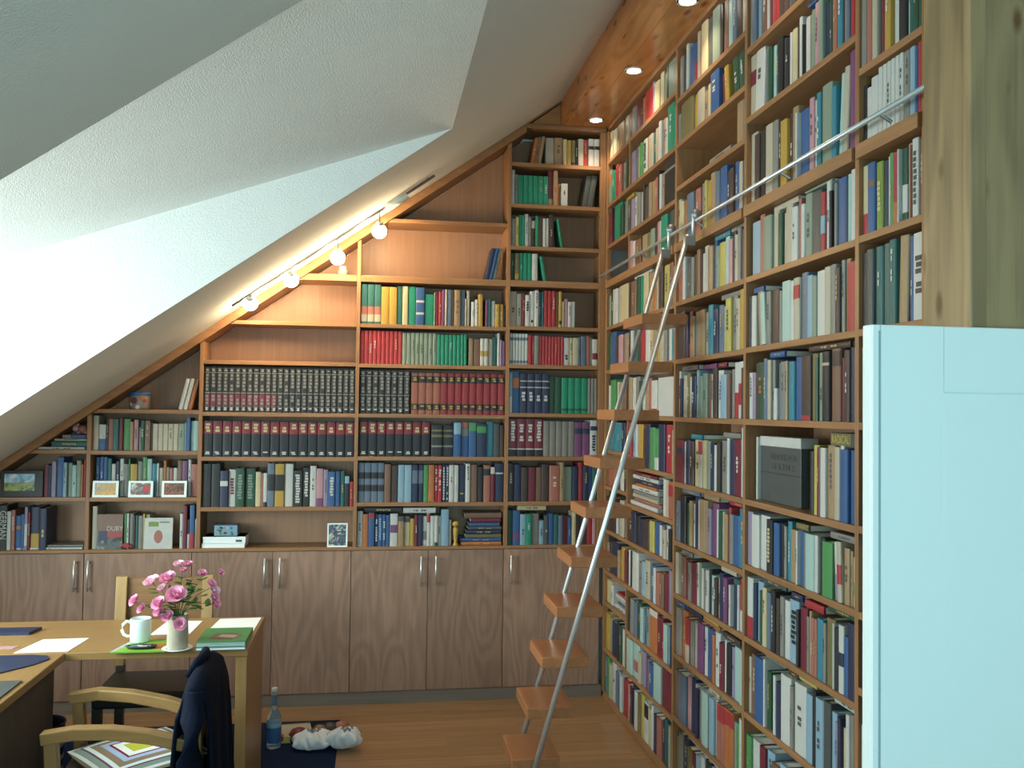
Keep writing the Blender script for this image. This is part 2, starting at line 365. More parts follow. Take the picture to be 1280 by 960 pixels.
tp = MB().box(-2.3, 1.4085, D-.002, YBK, .912, .93).obj('cabinet_top', 'oak_x', bevel=.0015); tag(tp, 'long oak top board covering the base cabinets', 'worktop')
struct(MB().box(-2.3, 1.4085, D+.012, D+.03, 0, .073).obj('baseboard_back', 'plinth_wood'), 'oak plinth strip under the base cabinets', 'baseboard')

# ------------------------------------------------------------------ tall bookcase on the right wall
rc = empty('bookcase', (XR, 3.8, 0)); tag(rc, 'floor-to-soffit oak bookcase along the right wall with ladder rail', 'bookcase')
XB = 1.695
def rpart(mb, name, mat, bevel=.0015):
    for i, v in enumerate(mb.v): mb.v[i] = (v[0]-XR, v[1]-3.8, v[2])
    return mb.obj(name, mat, rc, bevel=bevel)
UY = [4.165, 3.335, 2.507, 2.172]
for y in UY: rpart(MB().box(XR, XB, y-TH/2, y+TH/2, 0, 3.528), 'upright', 'oak_z')
rpart(MB().box(XR, XR+.03, 5.462, 5.498, .04, 3.50), 'corner_post', 'oak_z')
RB = {'Z': (5.46, 4.996), 'A': (4.974, 4.176), 'B': (4.154, 3.346), 'C': (3.324, 2.518), 'D': (2.496, 2.183)}
RSH = {'A': [3.31, 3.038, 2.78, 2.555, 2.276, 2.007, 1.735, 1.46, 1.24, 1.035, .785, .535, .312, .045],
 'Z': [3.31, 3.038, 2.78, 2.555, 2.276, 2.007, 1.735, 1.52, 1.30, 1.035, .785, .595, .312, .045],
 'B': [3.255, 3.04, 2.83, 2.555, 2.28, 2.005, 1.733, 1.427, 1.152, .905, .625, .33, .045],
 'C': [3.172, 2.90, 2.555, 2.28, 2.008, 1.733, 1.427, 1.18, .907, .62, .33, .045],
 'D': [3.29, 3.04, 2.785, 2.555, 2.285, 2.008, 1.733, 1.43, 1.18, .96, .67, .36, .045]}
for b, (ya, yb) in RB.items():
    for z in RSH[b]:
        rail = abs(z-2.555) < .01
        t = .042 if rail else .022
        lo, hi = yb-.0005, ya+.0005
        if b == 'Z' and RSH['A'].count(z): continue
        if b == 'A' and RSH['Z'].count(z): hi = 5.46
        rpart(MB().box(XR-(.012 if rail else 0), XB-.006, lo, hi, z-t, z), 'shelf_board', 'oak_y')
    rpart(MB().box(XB-.006, XB, yb-.011, (5.5 if b == 'Z' else ya+.011), .03, 3.528), 'back_panel', 'oak_back', 0)
for z0, z1 in ((3.038, 3.288), (2.555, 2.758), (.312, .763), (1.035, 1.713)):
    rpart(MB().box(XR+.002, XB-.007, 4.9745, 4.9955, z0, z1), 'divider', 'oak_z')
rpart(MB().box(XR-.002, XB, 2.161, 5.46, 3.5015, 3.529), 'top_board', 'oak_y')
rpart(MB().box(XR+.004, XR+.02, 2.183, 5.49, 0, .0225), 'plinth', 'oak_y')

# ------------------------------------------------------------------ books
# unit book: x thickness, y depth (spine at y=0), z height
CS = [(0, 1), (0, .035), (.06, .014), (.25, .004), (.5, 0), (.75, .004), (.94, .014), (1, .035), (1, 1), (.9, 1), (.9, .06), (.1, .06), (.1, 1)]
def cover_geo():
    n = len(CS); vs = [(x, y, 0) for x, y in CS]+[(x, y, 1) for x, y in CS]
    fs = [(i, (i+1) % n, n+(i+1) % n, n+i) for i in range(n)]
    for o, rev in ((0, False), (n, True)):
        q = [(0, 1, 11, 12), (1, 2, 3, 4, 5, 6, 7, 10, 11), (7, 8, 9, 10)]
        fs += [tuple(o+k for k in (f if rev else f[::-1])) for f in q]
    return vs, fs
COVER = cover_geo()
def unit_mesh(code):
    key = 'book_cover_'+code
    me = bpy.data.meshes.get(key)
    if not me: me = MB().add(*COVER).mesh(key, 'cover_'+code)
    return me
PAGES = MB().box(.1, .9, .06, .97, .018, .982)
PAGE_ME = PAGES.mesh('page_block', 'paper')
def label_geo(z0, z1, x0=.02, x1=.98):
    # a thin patch hugging the rounded spine
    xs = [x0, .06, .25, .5, .75, .94, x1] if x0 < .05 else [x0, (x0+x1)/2, x1]
    def sy(x):
        for (a, ya), (b, yb) in zip(CS[1:8], CS[2:9]):
            if a <= x <= b and b > a: return ya+(yb-ya)*(x-a)/(b-a)
        return 0
    vs = []; fs = []
    for x in xs: vs += [(x, sy(x)-.006, z0), (x, sy(x)-.006, z1), (x, sy(x)+.002, z0), (x, sy(x)+.002, z1)]
    for i in range(len(xs)-1):
        a = 4*i; b = a+4
        fs += [(a, b, b+1, a+1), (a+1, b+1, b+3, a+3), (a+2, b+2, b, a)]
    fs += [(0, 1, 3, 2)]; e = 4*(len(xs)-1); fs += [(e, e+2, e+3, e+1)]
    return vs, fs
def dash_geo(z0, z1, rnd, lo=.07, hi=.17):
    vs = []; fs = []
    n = max(2, int((z1-z0)*14)); h = (z1-z0)/n
    for i in range(n):
        if rnd.random() < .15: continue
        a, b = z0+i*h+.1*h, z0+(i+.85)*h
        x0 = .5-rnd.uniform(lo, hi); x1 = .5+rnd.uniform(lo, hi)
        k = len(vs); vs += [(x0, -.008, a), (x1, -.008, a), (x1, -.008, b), (x0, -.008, b)]; fs += [(k, k+1, k+2, k+3)]
    return vs, fs
TOK = re.compile(r'^([A-Za-z])([\d.]+)(?:\*(\d+))?(?:/(\d+))?(?:~(-?\d+))?((?:[+=][A-Za-z]\d+-\d+)*)$')
BOOKS = []; ROWS = {}; LASTROW = [None]
LIGHT = set('wcitykvlzqh'); ORD = ['', 'first', 'second', 'third', 'fourth', 'fifth', 'sixth', 'seventh', 'eighth', 'ninth', 'tenth', 'eleventh', 'twelfth', 'thirteenth', 'fourteenth', 'fifteenth', 'sixteenth', 'seventeenth', 'eighteenth', 'nineteenth', 'twentieth', 'twenty-first', 'twenty-second', 'twenty-third', 'twenty-fourth', 'twenty-fifth']
def row(wall, a, b, z, ztop, toks, shelf, bay, hmul=1.0, kind='book', auto=.3, back=None):
    """a,b: start and end of the run along the shelf, in photo reading order"""
    items = []
    for tk in toks.split():
        if tk[0] == '_': items.append((None, float(tk[1:]))); continue
        mt = TOK.match(tk); assert mt, tk
        c, wd, rep, hh, ln, dec = mt.groups()
        for _ in range(int(rep or 1)):
            dl = [(q[0], q[1], int(q[2:].split('-')[0]), int(q[2:].split('-')[1])) for q in re.findall(r'[+=][A-Za-z]\d+-\d+', dec or '')]
            items.append((c, float(wd), int(hh or 0), int(ln or 0), dl, rep is not None))
    # a leaning run needs foot room on the side it leans to
    mpu = abs(b-a)/sum(i[1] for i in items); out = []
    for q, it in enumerate(items):
        if it[0] and it[3] < 0 and not (q and items[q-1][0] and items[q-1][3] < 0): out.append((None, (ztop-z)*.85*math.sin(R(-it[3]))/mpu))
        out.append(it)
        if it[0] and it[3] > 0 and not (q+1 < len(items) and items[q+1][0] and items[q+1][3] > 0): out.append((None, (ztop-z)*.85*math.sin(R(it[3]))/mpu))
    items = out
    tot = sum(i[1] for i in items); u = 0; recs = []
    hdef = random.uniform(80, 90)
    for it in items:
        u0, u1 = u/tot, (u+it[1])/tot; u += it[1]
        if wall == 'back': p0, p1 = a+(b-a)*u0, a+(b-a)*u1
        else: p0, p1 = 1/((1-u0)/a+u0/b), 1/((1-u1)/a+u1/b)
        if it[0] is None: recs.append(None); continue
        rep = it[5]
        hp = it[2] or (hdef+random.uniform(-9, 7))
        hh = (ztop-z-.006)*min(hp, 98.5)/100*(1 if rep else random.uniform(.985, 1.0))*hmul
        rnd = random.Random(len(BOOKS)*13+5)
        rec = dict(wall=wall, p0=p0, p1=p1, z=z+.0006, h=hh, c=it[0], lean=it[3], dec=it[4], shelf=shelf, bay=bay, kind=kind,
                   off=((.018 if rep else rnd.uniform(.010, .034)) if wall == 'back' else (.008 if rep else rnd.uniform(.002, .018))), dep=(.16 if rep else rnd.uniform(.125, .175)), rnd=rnd)
        if back: rec['off'] = back+rnd.uniform(0, .01); rec['dep'] = min(rec['dep'], .155)
        if not it[4] and kind == 'book' and rnd.random() < auto:
            q = rnd.uniform(.3, .5); rec['dash'] = (q, min(.95, q+rnd.uniform(.2, .45)), 'chalk' if rnd.random() < .3 and it[0] not in LIGHT else ('ink' if it[0] in LIGHT else rnd.choice(['gold', 'chalk'])))
        recs.append(rec); BOOKS.append(rec)
    prev = None
    for i, r_ in enumerate(recs):
        if r_ is None: prev = None; continue
        r_['lc'] = recs[i-1]['c'] if i and recs[i-1] else None
        r_['rc'] = recs[i+1]['c'] if i+1 < len(recs) and recs[i+1] else None
    for r_ in recs:
        if r_: r_['ztop'] = ztop
    ROWS[(wall, bay, shelf)] = (recs, a, b, z, ztop); LASTROW[0] = (recs, a, b, z, ztop, wall, shelf, bay)
    return recs
def brow(bay, z, ztop, toks, n, x0=None, x1=None, kind='book', **k):
    names = {4: 'bay nearest the corner', 3: 'second bay from corner', 2: 'third bay from corner', 1: 'fourth bay from corner', 0: 'lowest bay'}
    sh = 'on the cabinet top' if n == 0 else ORD[n]+' shelf above cabinets'
    a, b = BAYS[bay]
    return row('back', (a if x0 is None else x0)+.002, (b if x1 is None else x1)-.002, z, ztop-.024, toks, sh, names[bay], kind=kind, **k)
def rrow(bay, i, toks, a=None, b=None, ztop=None, **k):
    names = {'Z': 'corner bay', 'A': 'bay behind ladder', 'B': 'bay next to ladder', 'C': 'bay with slate box', 'D': 'bay beside pine post'}
    zs = RSH[bay]; z = zs[i]; zt = ztop or (zs[i-1]-(.042 if abs(zs[i-1]-2.555) < .01 else .022) if i else 3.50)
    j = zs.index(2.555); d = i-j
    sh = 'on the ladder-rail shelf' if d == 0 else (ORD[-d]+' shelf above rail' if d < 0 else ORD[d]+' shelf below rail')
    ya, yb = RB[bay]
    return row('right', (a or ya)-.002, (b or yb)+.002, z, zt, toks, sh, names[bay], **k)
# --- back wall, in reading order
brow(0, 1.229, 1.499, 'd4 n3 v4/85 b6/95 l3 q4 z4 q4 o2 r2', 1, -1.86, -1.63)
brow(0, .93, 1.229, '_40 K14/93 w5/82 s5/84 b7/72+o60-70 b5/76 v4/92+w10-60 d3/80 n11/90+m0-38 n9/88 _46', 0, -2.285, -1.63)
brow(1, 1.495, 1.733, 'i7/96 w9/72+b0-45 D3/86 s6/88 T7/88 d5/90 g9/88 t4/80 k6/86 _1 w2/65 G5/84 B7/84 D3/78 i6.4*5/75 q8/76 l2/80 b5/93 z4/84 z6/84', 2)
brow(1, 1.227, 1.495, '_2 b5/96 b5*2/96 T5/92 w5/80 n5/86 w5/92 h6/80 g2/92 m9/80 h6/86 g6/96 z6/92 a6/80 w3/82 i5/70 o4/88 h4/72 s5/70 w5/70 B6/88 p7/88 w4/90 s10/80', 1, back=.056)
brow(1, .93, 1.227, '_2 i6/92 _31 g3/76 w3/76 h5/76 D3/72 T3/72 h6/72 y2/76 i5/74 _36 w4/76 d5/94 K3/62+w0-50 b6/95+r0-36 w2/64', 0)
brow(2, 1.723, 2.027, 'K7.6*25/96', 3, kind='enc_e')
brow(2, 1.462, 1.723, 'x12*16/91', 2, kind='enc_f')
brow(2, 1.169, 1.462, 'K11/96 K11/96 n10/80+w58-72 w9/83=d25-85 G11/86=q20-85 G13/86=q20-85 c7/78 s3/75 w5/75+K0-14 u9/97+K37-75 m12/97+K37-75 w11/97 K12/82=w10-90 K9/88=w25-90 w8/92 k9/86+p0-22 v6/84 b9/80=w30-85 b6/80 T6/80 K6/70+l75-98 r5/56', 1)
brow(3, 2.553, 2.902, '_162 n5/62~12 b5/62~12 q4/64~12 _3', 6)
brow(3, 2.263, 2.539, 'T8.5*3/97+i6-24+s24-44 m10*2/92 T7/95 c7/95 e10/95 b11/93+w28-34+w60-66 e12/78 q2/82 d4/85 r4/85 p4/90 i3/91 u6/90 D3/88 t8/90 u6/90 c2/70 i4/90 _2 w5/62 w4/68 m6/82 _3 p4/68 T4/70 w5/66 m6/58 m5/58 D3/50', 5)
brow(3, 2.023, 2.263, 'r5.2*10/95 q5.4*8/91 e5*6/88 e4*2/90 _2 t6/80 B9/78 w5*2/80+m35-55 i6/80 T6/84 w3/98 v3/78 p4/74', 4)
brow(3, 1.724, 2.023, 'K7.3*8/96 ', 3, -.094, .21, kind='enc_e')
brow(3, 1.724, 2.023, 'F9.4*4/93 R9.4*9/93', 3, .213, .788, kind='enc_r')
brow(3, 1.468, 1.724, 'x11.6*8/93', 2, -.094, .336, kind='enc_f')
brow(3, 1.468, 1.724, 'K13/84+f80-86+f62-70+h30-36 K13/84+f80-86+f62-70+h30-36 b9/94+l65-98 b9/94+o82-98+h60-80 b9/94+g75-98 n12/90+g72-92 a8/94 H8/90 D5/86', 2, .338, .788)
brow(3, 1.194, 1.468, 'u8.2*4/96+K60-76+K28-44 B8/94 D9/91 l8/92 l9/92 n8/92+u50-85 n7/92+u50-85 g6/92 o8/92 r4/91=w30-90 r5/91=w30-90 n5/92=w5-95 n4/92=w5-95 w6/92 w6/92 n9/92=m15-25 w6/96 B9/94 K8/88 s9/92+K72-90 d6/88+w80-99 n11/96+w72-76', 1)
brow(3, .93, 1.194, 'w8/90 o8/82 b9/86+r84-98 n5/82=w15-85 b6/82=l20-90 b5/82=w20-80 b6/80 w11/84+p42-66 t9/76+H85-99 c9/74+H82-99 m6/70 d5/80 n7/80 w6/76+h20-50 w5/84+r72-98 w6/78 w5/78+G0-12 w5/76 l11/94 w4/66 _76', 0)
brow(4, 3.285, 3.502, '_21 o4/88~10 t4/92~10 t4/94~9 _1 i10/92 t10/93 c4/88 m5/86 f5/86+K0-14 K3/90 i6/92 r6/92 w6.5*2/94+K62-74', 9)
brow(4, 3.028, 3.285, 'w4/94 h4/82 e6*6/80 d6/97+t0-20 t5/97 o4/62 w8/62 _18 H6/90~9 H7/90~9 _2', 8)
brow(4, 2.766, 3.028, 'h6/74 y4/78 e4*2/84 w5/88 h4/80 D5/72+i70-98 e4/84 B6/78 w4/78 w4/80 D6/90 _3 e3/78~-9 _48', 7)
brow(4, 2.553, 2.766, 'G5/93 f5/93+m5-25 e5*3/94 w7/94 _2 e4/86~-9 _62', 6)
brow(4, 2.272, 2.539, 'i9/92 i6/86 d4/86 w6/82=K40-80 w6/93=K10-30 w5/95 u4/92 T3/92 r5*3/95 B4/94 m4/95+K8-18 c3/68 k5/76 w4/68 w5/68 _30', 5)
brow(4, 2.036, 2.272, 'w3.9*6/92+u78-88+u5-13 r5/90 r3/88 h6/88 r4*8/86 w7/84=K20-40 c5/84 i7/84 l3/86 u7/90 s5/90 i3/86 w7/82+d24-48', 4)
brow(4, 1.738, 2.036, 'l4/94+w0-40 b9/96+o60-84 n9*4/90+i64-67+i80-83=w30-55 G7/84 G8/84 e8*4/82+G8-14 h4*3/82', 3)
brow(4, 1.472, 1.738, 'd11*4/97+K0-17+w18-21=w40-95 h8*5/92 p10*2/90+n66-82 w9/96+n72-84=n15-60', 2)
brow(4, 1.197, 1.472, 'D8/95 n9/92 D9/85 d10/85 B8/85 D10/92 s13/90 t6/98 q11/86 n8/88 r6/98 n7/90 b5/88 T6/86', 1)
brow(4, .93, 1.197, 'G7/90 b10/90+p15-35 l8/80 e8/80 h10/80 l7/62 H6/75 b7/80 T6/78 u6/76 d7/75 b6/70 c5/84 D6/84 D9/82 r8/84 k5/84', 0)
# --- tall bookcase: corner and ladder bays
rrow('A', 0, 'c4 K1 i5 t6 t5 i5 B5 h6 d7 D2 o5 r6*2/90 v2 c7 c5 i5 G4 q12', a=5.455)
rrow('Z', 1, 'q5+o60-90 e6 r5 s5 h6 G3 D5')
rrow('A', 1, 'v5 u4 y4 g3 w5=D10-90 t3 i6 T5 i5 w4 t5 w4 e10/94 q3')
rrow('A', 2, '_1 d3 _2 e10/94 G4 h4 H6 _1 v4 w4 h4 w3 D2 H8 t4 t5 s4 K2 w3 t4 K17/96+h74-80', a=5.455)
rrow('A', 3, 'k3 w3 B7 _2 t6 f4 q5 D4 k3 w2 e8/94 H11/96')
rrow('A', 4, 'q2 G4 w6/92 i4 c9/93 D5 B6 G4 e5 c6 t6 o4 i5 D5 y7 B5 t5', a=5.455)
rrow('A', 5, 'G4 b6/94 D4 k5 h3 t5 K2 w3 T3 G4 D3 r6/92 w5 c5 t5 m4 i6 h4 w4 a7/94', a=5.455)
rrow('A', 6, 'K2 w2 g6 w3 t5 B5 D3 t4 w4 h5 G5 w3 t4 s4 w7+r0-20 w24/80', a=5.455)
rrow('Z', 7, 'a5/90 a6*2/90 n4 D4')
rrow('Z', 8, 's10 D5 w2 w3 D4'); rrow('Z', 9, 'D6 D5 w3 h3 i5 n4')
rrow('A', 7, 'r4 l4 w2 m6 D6 n5 g6 g5+w0-30 n8 r9/95 i4')
rrow('A', 8, '_38 w3/96 i4/96 s8/95+r60-90')
rrow('A', 9, 'D5 n4 K5 n4 D5 D4 y6 b6 w3 h3 i4 w4 K3 w4')
rrow('A', 10, 'h4 D3 n8 t3 m5 d3 D3 w2 K4 w8/94 h5 l4 i6 b5 w3 s4 B6 d6 v8/95', a=5.455)
rrow('Z', 11, 'c5 w2 _15'); rrow('Z', 12, 'm6 q4 n8 w2 K4 G4 w6')
rrow('A', 11, 'K4 h4 u5 G5 z4 b3 q5 o11/96+w84-98 d8 r2 z5 l5 n5')
rrow('A', 12, 'z8/96 z8/96+s20-50 i4 v4 p4 h3 b6 z10/95 d17/96')
rrow('A', 13, 'a3 g3 i4 w5 u4 l4 w3 K2 r6 k3 D3 n5 w4 f6 y4 w6+K60-95 c5 w3 n5 s7 n4 T4 i3 D6', a=5.455)
# --- bay next to the ladder
rrow('B', 0, 'D2 h4 n3 w3 b8 r2/40 i4 s3 c8/96 H7 q10/96 K4 B6 z5 u5 D8 i6')
rrow('B', 1, 'h3 f14/90 m4 i8 t4 c5 b10/94 d5~-5 m5~-5 _2 G7~-7 G8~-7 _2')
rrow('B', 2, '_70 t8/93 u5/93')
rrow('B', 3, 'i3 c4 o4 u8 w2 s6 h3 y3 m7/86 t6/92 u5 b8/92 n4 D5 b5 i4 h6')
rrow('B', 4, 's7 w3 H5 q4 D6 B4 w5 w5 t6 b3 q4 y8/82 z5 k5 D3 i4 h4 H6')
rrow('B', 5, 'D9 n4 d4+r0-30 t5 h4 t5 t6 i5 a6 n6 u6 i5 y7/88 h6 i5 m8/96')
rrow('B', 6, 'D2 w2 n3 i4 f4 w4 n5 l3 q5 q5 B4 w3 D5 w6 l7 B4 h3 w5/93+r0-46 w7/93+r24-62 D4')
rrow('B', 7, 'd9/72+n68-82 w4/70 n5/74 D5/72 c7/75 i5/75+r70-98 c6/75 q5/74 n5/72 w3/70 D4/74 h8/78 w3/82 n6/80 d10/82 w6/98')
rrow('B', 8, 'u5 w2 K7 G4 t4 w3 n7 w2 t8 t4 v4 p8 w2 G5 i3 t5 r3 h5 b8 a9/94')
rrow('B', 9, 'i4 h3 B6 d4 h4 d7 w4 q3 w3 h4 w4 K3 z5 D4 i3 n5 p5 B5 w2 n8/90+T88-98 w2 r8/95+w0-40')
rrow('B', 10, 'h7/86 o7/88 r5/80+i0-40 h5 i4 p8/84 w4 b10/84 o3 w6 d6 w2 K6/80 v4 z8/84 z7/84')
rrow('B', 11, 'B5 u10 k5 n5 w2 n3 h5 z8 G3 l6 i3 s5*2/86+r70-98 o6*2/88+r74-98 q3 g5 w6')
rrow('B', 12, 'f5 h5 n6 f6 d5 l6 w4 K6 G5 l5 K5 w5 h6 n6 z6 b6')
# --- bay with the slate box
rrow('C', 0, 'h3 u4 l3 B7 w3 d4 r6 D6 D7 H6 h6 K5 B6 n6 w5 h6 i7 D7 u6 t6 n5')
rrow('C', 1, 'i8/97+d50-74 w11/94~3 u4 G4 z4 a5 K6 H4 K5 w3 c6 K4 w4 K2 w6 h4 q5 k5 q6/95 n7 G4 s6 a7/94 D2 h6 u5 r6 k4')
rrow('C', 2, 'i7/88 D5/82 K6/82 i8/84 h6/82 K3/80 m7/76 D4/80 t6/84 w2/74 b11/74 k5/80 w3/76 a5/80 G4/82 q11/82 a5/74 z4/82~4 i6/86~4 _1 p9/97')
rrow('C', 3, '_3 l10/90 s5/96 q9 i6 G5 i4 i8 w7 s3 w4 q8 H11/92 r5+l30-60 w5/97 K3 B5 h3 b10/92 n3 z4 w6')
rrow('C', 4, 'K2/80 w5/80 t6/84~-5 z5/80~-5 h5/80 D8/80 h3 z9/88 w4/86 i7/88+r66-88 u7/92 l6/86 q5 w11/88 i7/90 h6/90 D5/84 h4/92 m5/92+h62-98 r11/86')
rrow('C', 5, 'w5/72 v4/72 D4/86 G7/86=o45-75 u4 i4 h3 w4/46 u6 h6/84 t3 a7/82 b9/88 D11/88+r0-8 f7/90 G3 q6/90 K9/90+i80-84 B11/92+D76-97 d5 D7 n7/92 f4')
rrow('C', 6, '_69 K4/75 y6/82 d4/80 w6/80 t8/84 i6/82 w4/84 b9/80 b10/80')
rrow('C', 7, 'v6/92 w9/90 w11/92 K7/88=c20-85 b7/86 K6/86 h3 a5/94 t9/82 w2 b7/84 h4 z11/84 w4 K6 g13/80 w6/82~-3+v0-45 i6/84~-3+r30-62 t7/78 t3/76 c6/68+g22-50 w2')
rrow('C', 8, 'w7/92+r0-35 n4 l7/92 G3 c5 u5 l2 K5/90 D4 h5 w7/82 l12/88=K30-85 K3 d9/84 h3 t3 s4*2/76 a8/80 h4 f11/86 w2 K5 w7/84+n40-60 b6 n11/92')
rrow('C', 9, 'i3 B8 b12/92 w2 G5/80 g5/76 w3 n6/74 w13/90 h4 w15/90 l9/86 K4 l10/88 H9 l7/82 v4/74 n4 c5/72 w5 h5 z5')
rrow('C', 10, 'g5 w10 d6 l8 B8 l8 d8/80 w9 h6 n6 i6 T7 w6 K6 b8 z7 h6 w5')
rrow('C', 11, 'n6 w6 h7 b6 t7 D6 l8 w7 r6 G7 i6 u7 K6 z7 h6 n6')
# --- bay beside the pine post
rrow('D', 0, 'h7 B7 i7 d5 m6 w8 K6 T6 G10'); rrow('D', 1, 'w6 n7 i8 r5 h7 l8 D6 t6 w8')
rrow('D', 2, 'h7/97 s7/97 i7/97 D5/95 d5/95 m8/97 w8/97 K10/95 w3/96 T6/96 G8*2/97')
rrow('D', 3, 'K5/88 w6/80 w9/91 w5.3*6/98 i4/96 h6/96 l7/95 b4/93 r6/96')
rrow('D', 4, 'c7/93+r0-30 b9/92+B66-74 L8/90=c20-80 n6/88 w4/90 g5/92 r6/90+o0-30 w2/92 G7/92+w12-50 i7/94 s2/90 w8/96=H15-85 B7/92')
rrow('D', 5, 'K6/90 H8/92 T9/94 T12/95 T8/95 t11/96~2 b5/94 w17/95=K30-75')
rrow('D', 6, 'i4/90 c5/92 w4/92 h4 n6 t7 w8 K5 B7 z8 d6'); rrow('D', 7, 'G13/92=w25-80 n6 w8 h7 r6 t8 l8 i6')
rrow('D', 8, 'w8/92 z6/92 h6 n7 i8 B6 K7 w7'); rrow('D', 9, 'n4*4/84 h6 w8 d6 t7 u8')
rrow('D', 10, 'w4/70 b8/92 i7 n6 D6 z8 w7'); rrow('D', 11, 'h7 w6 B6 n7 l8 t6'); rrow('D', 12, 'n7 i6 r5 w8 G7 h7')
def book_matrix(r_):
    t = abs(r_['p1']-r_['p0'])-.0008
    if r_['wall'] == 'back':
        M = Matrix.Translation((r_['p0']+.0004, D+r_['off'], r_['z']))
    else:
        M = Matrix.Translation((XR+r_['off'], r_['p0']-.0004, r_['z'])) @ Matrix.Rotation(R(-90), 4, 'Z')
    if r_['lean']:
        a = R(r_['lean'])
        piv = Matrix.Translation((t, 0, 0)) if a > 0 else Matrix.Identity(4)
        M = M @ piv @ Matrix.Rotation(a, 4, 'Y') @ piv.inverted()
    return M, (max(t, .003), r_['dep'], r_['h'])
for r_ in BOOKS:
    M, s = book_matrix(r_)
    r_['M'] = M @ Matrix.Diagonal((*s, 1)); r_['t'] = s[0]
    pts = [proj(r_['M'] @ Vector(p)) for p in ((0, 0, 0), (1, 0, 0), (1, 0, 1), (0, 0, 1))]
    xs = [min(1280, max(0, p[0])) for p in pts]; ys = [min(960, max(0, p[1])) for p in pts]
    ar = (max(xs)-min(xs))*((ys[0]-ys[3])+(ys[1]-ys[2]))/2
    if min(xs) > 1084 and min(ys) > 400: ar = 0
    r_['area'] = ar
GER = [q for q in ROWS[('back', 'lowest bay', 'on the cabinet top')][0] if q and q['c'] == 'K'][0]; GER['area'] = 1e6; GER.pop('dash', None)
plainb = sorted([r_ for r_ in BOOKS if r_['kind'] == 'book'], key=lambda q: -q['area'])
single = plainb[:262]; rest = plainb[262:]
LABME = {}
def lab_mesh(z0, z1, mat, narrow=False):
    key = (z0, z1, mat, narrow)
    if key not in LABME: LABME[key] = MB().add(*(label_geo(z0, z1, .3, .7) if narrow else label_geo(z0, z1))).mesh('spine_label', mat)
    return LABME[key]
def dash_mesh(z0, z1, mat, rnd, wide=False):
    v = rnd.randrange(4)+(10 if wide else 0); q = 100 if wide else 10; z0 = round(z0*q)/q; z1 = round(z1*q)/q
    key = ('dash', z0, z1, mat, v)
    if key not in LABME: LABME[key] = MB().add(*dash_geo(z0, z1, random.Random(v+3), *((.16, .27) if wide else ()))).mesh('title', mat)
    return LABME[key]
def size_word(r_):
    if r_['t'] < .014: return 'slim'
    if r_['t'] > .042: return 'thick'
    return ''
def book_label(r_):
    c = CODES[r_['c']][1]; L = []
    if r_['lean']: L.append('leaning')
    sw = size_word(r_)
    if sw: L.append(sw)
    L += [c, 'book']
    lc = CODES[r_['lc']][1] if r_['lc'] else None; rc_ = CODES[r_['rc']][1] if r_['rc'] else None
    if lc and rc_: L += ['between', lc, 'and', rc_] if lc != rc_ else ['among', lc, 'ones']
    elif lc: L += ['beside', lc, 'one']
    elif rc_: L += ['beside', rc_, 'one']
    L += (r_['shelf']+', '+r_['bay']).split()
    if r_['dec'] and len(L) < 14:
        cc = [q for q in r_['dec'] if q[0] == '+']
        if cc: i = L.index('book')+1; L[i:i] = ['with', CODES[cc[0][1]][1]+'-banded', 'spine'] if len(L) < 14 else []
    return ' '.join(L[:16])
def build_book(r_):
    enc = r_['kind'] != 'book'
    o = link('encyclopedia_volume' if enc else 'book', unit_mesh(r_['c']))
    M, s = book_matrix(r_); o.matrix_world = M @ Matrix.Diagonal((*s, 1))
    def ch(nm, me):
        c = bpy.data.objects.new(nm, me); COL.objects.link(c); c.parent = o
        if nm == 'title': c['kind'] = 'stuff'
        return c
    ch('page_block', PAGE_ME)
    for q in r_['dec']: ch('title' if q[0] == '=' else 'spine_label', dash_mesh(q[2]/100, q[3]/100, 'cover_'+q[1], r_['rnd'], True) if q[0] == '=' else lab_mesh(q[2]/100, q[3]/100, 'cover_'+q[1]))
    if 'dash' in r_: ch('title', dash_mesh(*r_['dash'], r_['rnd']))
    return o, ch
for i, r_ in enumerate(single):
    o, ch = build_book(r_)
    wallname = 'oak bookcase above the cabinets' if r_['wall'] == 'back' else 'tall right-hand bookcase'
    tag(o, book_label(r_), 'book', 'books '+(r_['shelf'] if r_['shelf'].startswith('on') else 'on the '+r_['shelf'])+', '+r_['bay'])
    if r_ is GER:
        tag(o, 'thick black dictionary with white GERMAN lettering, cabinet top at the lowest bay', 'book')
        x_ = (r_['p0']+r_['p1'])/2
        t_ = text_obj('lettering', 'GERMAN', .05, 'chalk', o, facing_cam(x_+.008, D+r_['off']-.0012, r_['z']+r_['h']*.56) @ Matrix.Rotation(R(-90), 4, 'Z'), squeeze=.8)
        t_.matrix_parent_inverse = r_['M'].inverted()
ne = 0; cnt = {}
